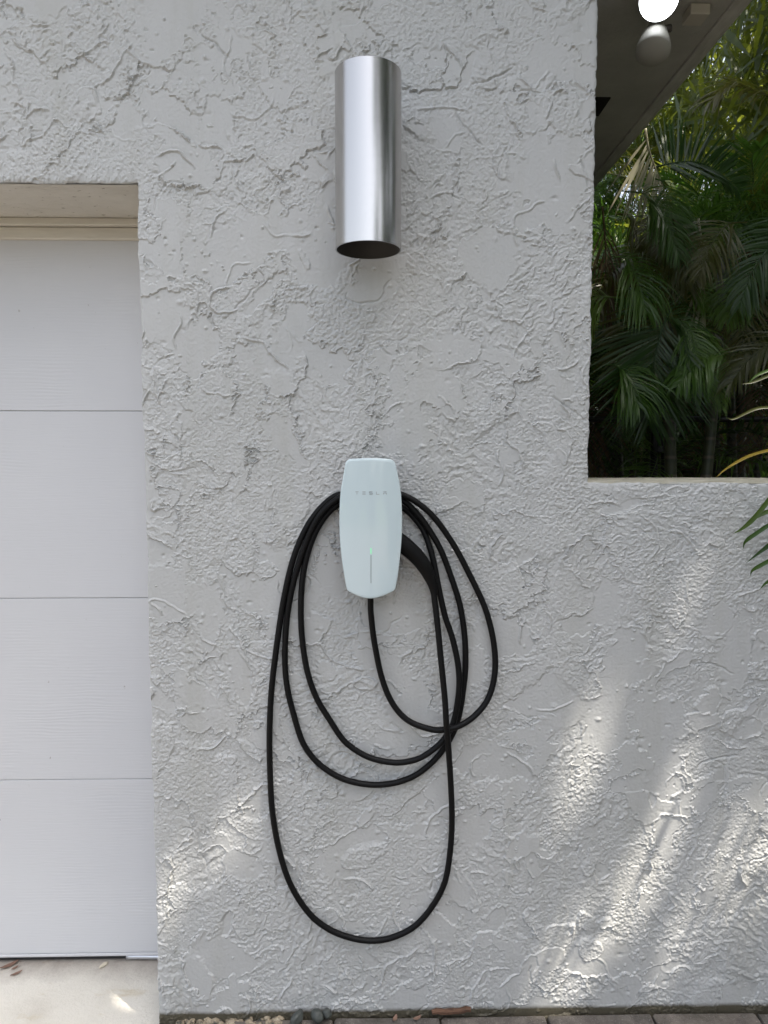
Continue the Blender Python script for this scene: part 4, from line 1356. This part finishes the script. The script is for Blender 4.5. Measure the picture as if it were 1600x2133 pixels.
GAPS = [dil(g, 1.5 if i_ in (5, 6) else (1.15 if i_ in (0, 1, 2, 3, 4, 11, 12) else 1.06)) for i_, g in enumerate(GAPS)]
GW = [[(at(u, v, 0).x, at(u, v, 0).z) for u, v in g] for g in GAPS]


def inside(poly, x, z):
    c = False
    j = len(poly) - 1
    for i in range(len(poly)):
        xi, zi = poly[i]; xj, zj = poly[j]
        if (zi > z) != (zj > z) and x < (xj - xi) * (z - zi) / (zj - zi) + xi: c = not c
        j = i
    return c


rs = random.Random(77)
tp = empty('coconut_palm', (4.3, -2.7, -0.02))
tag(tp, 'tall unseen palm beside the driveway, crown gaps cut to shape the sun patches', 'palm')
tube('trunk', catmull([(4.3, -2.7, -.05), (4.0, -2.7, 4.0), (3.3, -2.5, 8.8)], 8), [0.12 - 0.003 * i for i in range(17)], M_bark, 12, tp)
vs, fs = [], []
t0s = 8.0
for i in range(33000):
    X = rs.uniform(-2.0, 2.2); Z = rs.uniform(-1.6, 2.7)
    t = rs.uniform(t0s, t0s + 1.3)
    P = Vector((X, 0, Z)) + SUN * t
    # leaflets hang mostly along the fall of the streaks
    a = R(68 + rs.gauss(0, 16))
    d = Vector((-math.cos(a), rs.uniform(-.15, .15), -math.sin(a))).normalized()
    l = rs.uniform(.16, .34); wv_ = rs.uniform(.012, .020)
    s_ = d.cross(SUN).normalized()
    bad = False
    thr = rs.random()
    for q_ in (-.5, -.25, 0, .25, .5):
        Q = P + d * (l * q_)
        k = Q.y / SUN.y
        W = Q - SUN * k
        for g in GW:
            if inside(g, W.x, W.z): bad = True; break
        if bad: break
    if bad and thr < 0.985: continue
    b = len(vs)
    vs += [P - d * l * .5, P + s_ * wv_, P + d * l * .5, P - s_ * wv_]
    fs.append((b, b + 1, b + 2, b + 3))
cr = link('crown', pyd('crown', vs, fs), M_leaf)
cr['kind'] = 'stuff'
child(cr, tp)
# loose blades added out of view to streak the sun patches
vs, fs = [], []
for (u, v, L_) in ((1135, 2010, .32), (1160, 1985, .34), (1182, 1990, .36), (1206, 1960, .36), (1228, 1950, .34), (1246, 1940, .3), (1372, 1745, .34), (1352, 1800, .3), (1500, 1745, .2), (1540, 1755, .22), (1570, 1750, .22), (1440, 1925, .24), (1480, 1900, .26), (1520, 1870, .26), (1560, 1860, .26), (1590, 1840, .26)):
    W = A(u, v, 0); t = rs.uniform(2.1, 2.7)
    P = W + SUN * t
    a = R(66 + rs.uniform(-7, 7))
    d = Vector((-math.cos(a), rs.uniform(-.1, .1), -math.sin(a))).normalized()
    s_ = d.cross(SUN).normalized() * rs.uniform(.006, .010)
    b = len(vs)
    vs += [P - d * L_ * .5, P - d * L_ * .2 + s_, P + d * L_ * .25 + s_ * .8, P + d * L_ * .5, P + d * L_ * .25 - s_ * .8, P - d * L_ * .2 - s_]
    fs.append(tuple(range(b, b + 6)))
fr_ = link('frond', pyd('frond', vs, fs), M_leaf)
child(fr_, fp)
print('TRIS', sum(len(o.data.polygons) for o in bpy.data.objects if o.type == 'MESH' and o.data.users == 1) * 2)
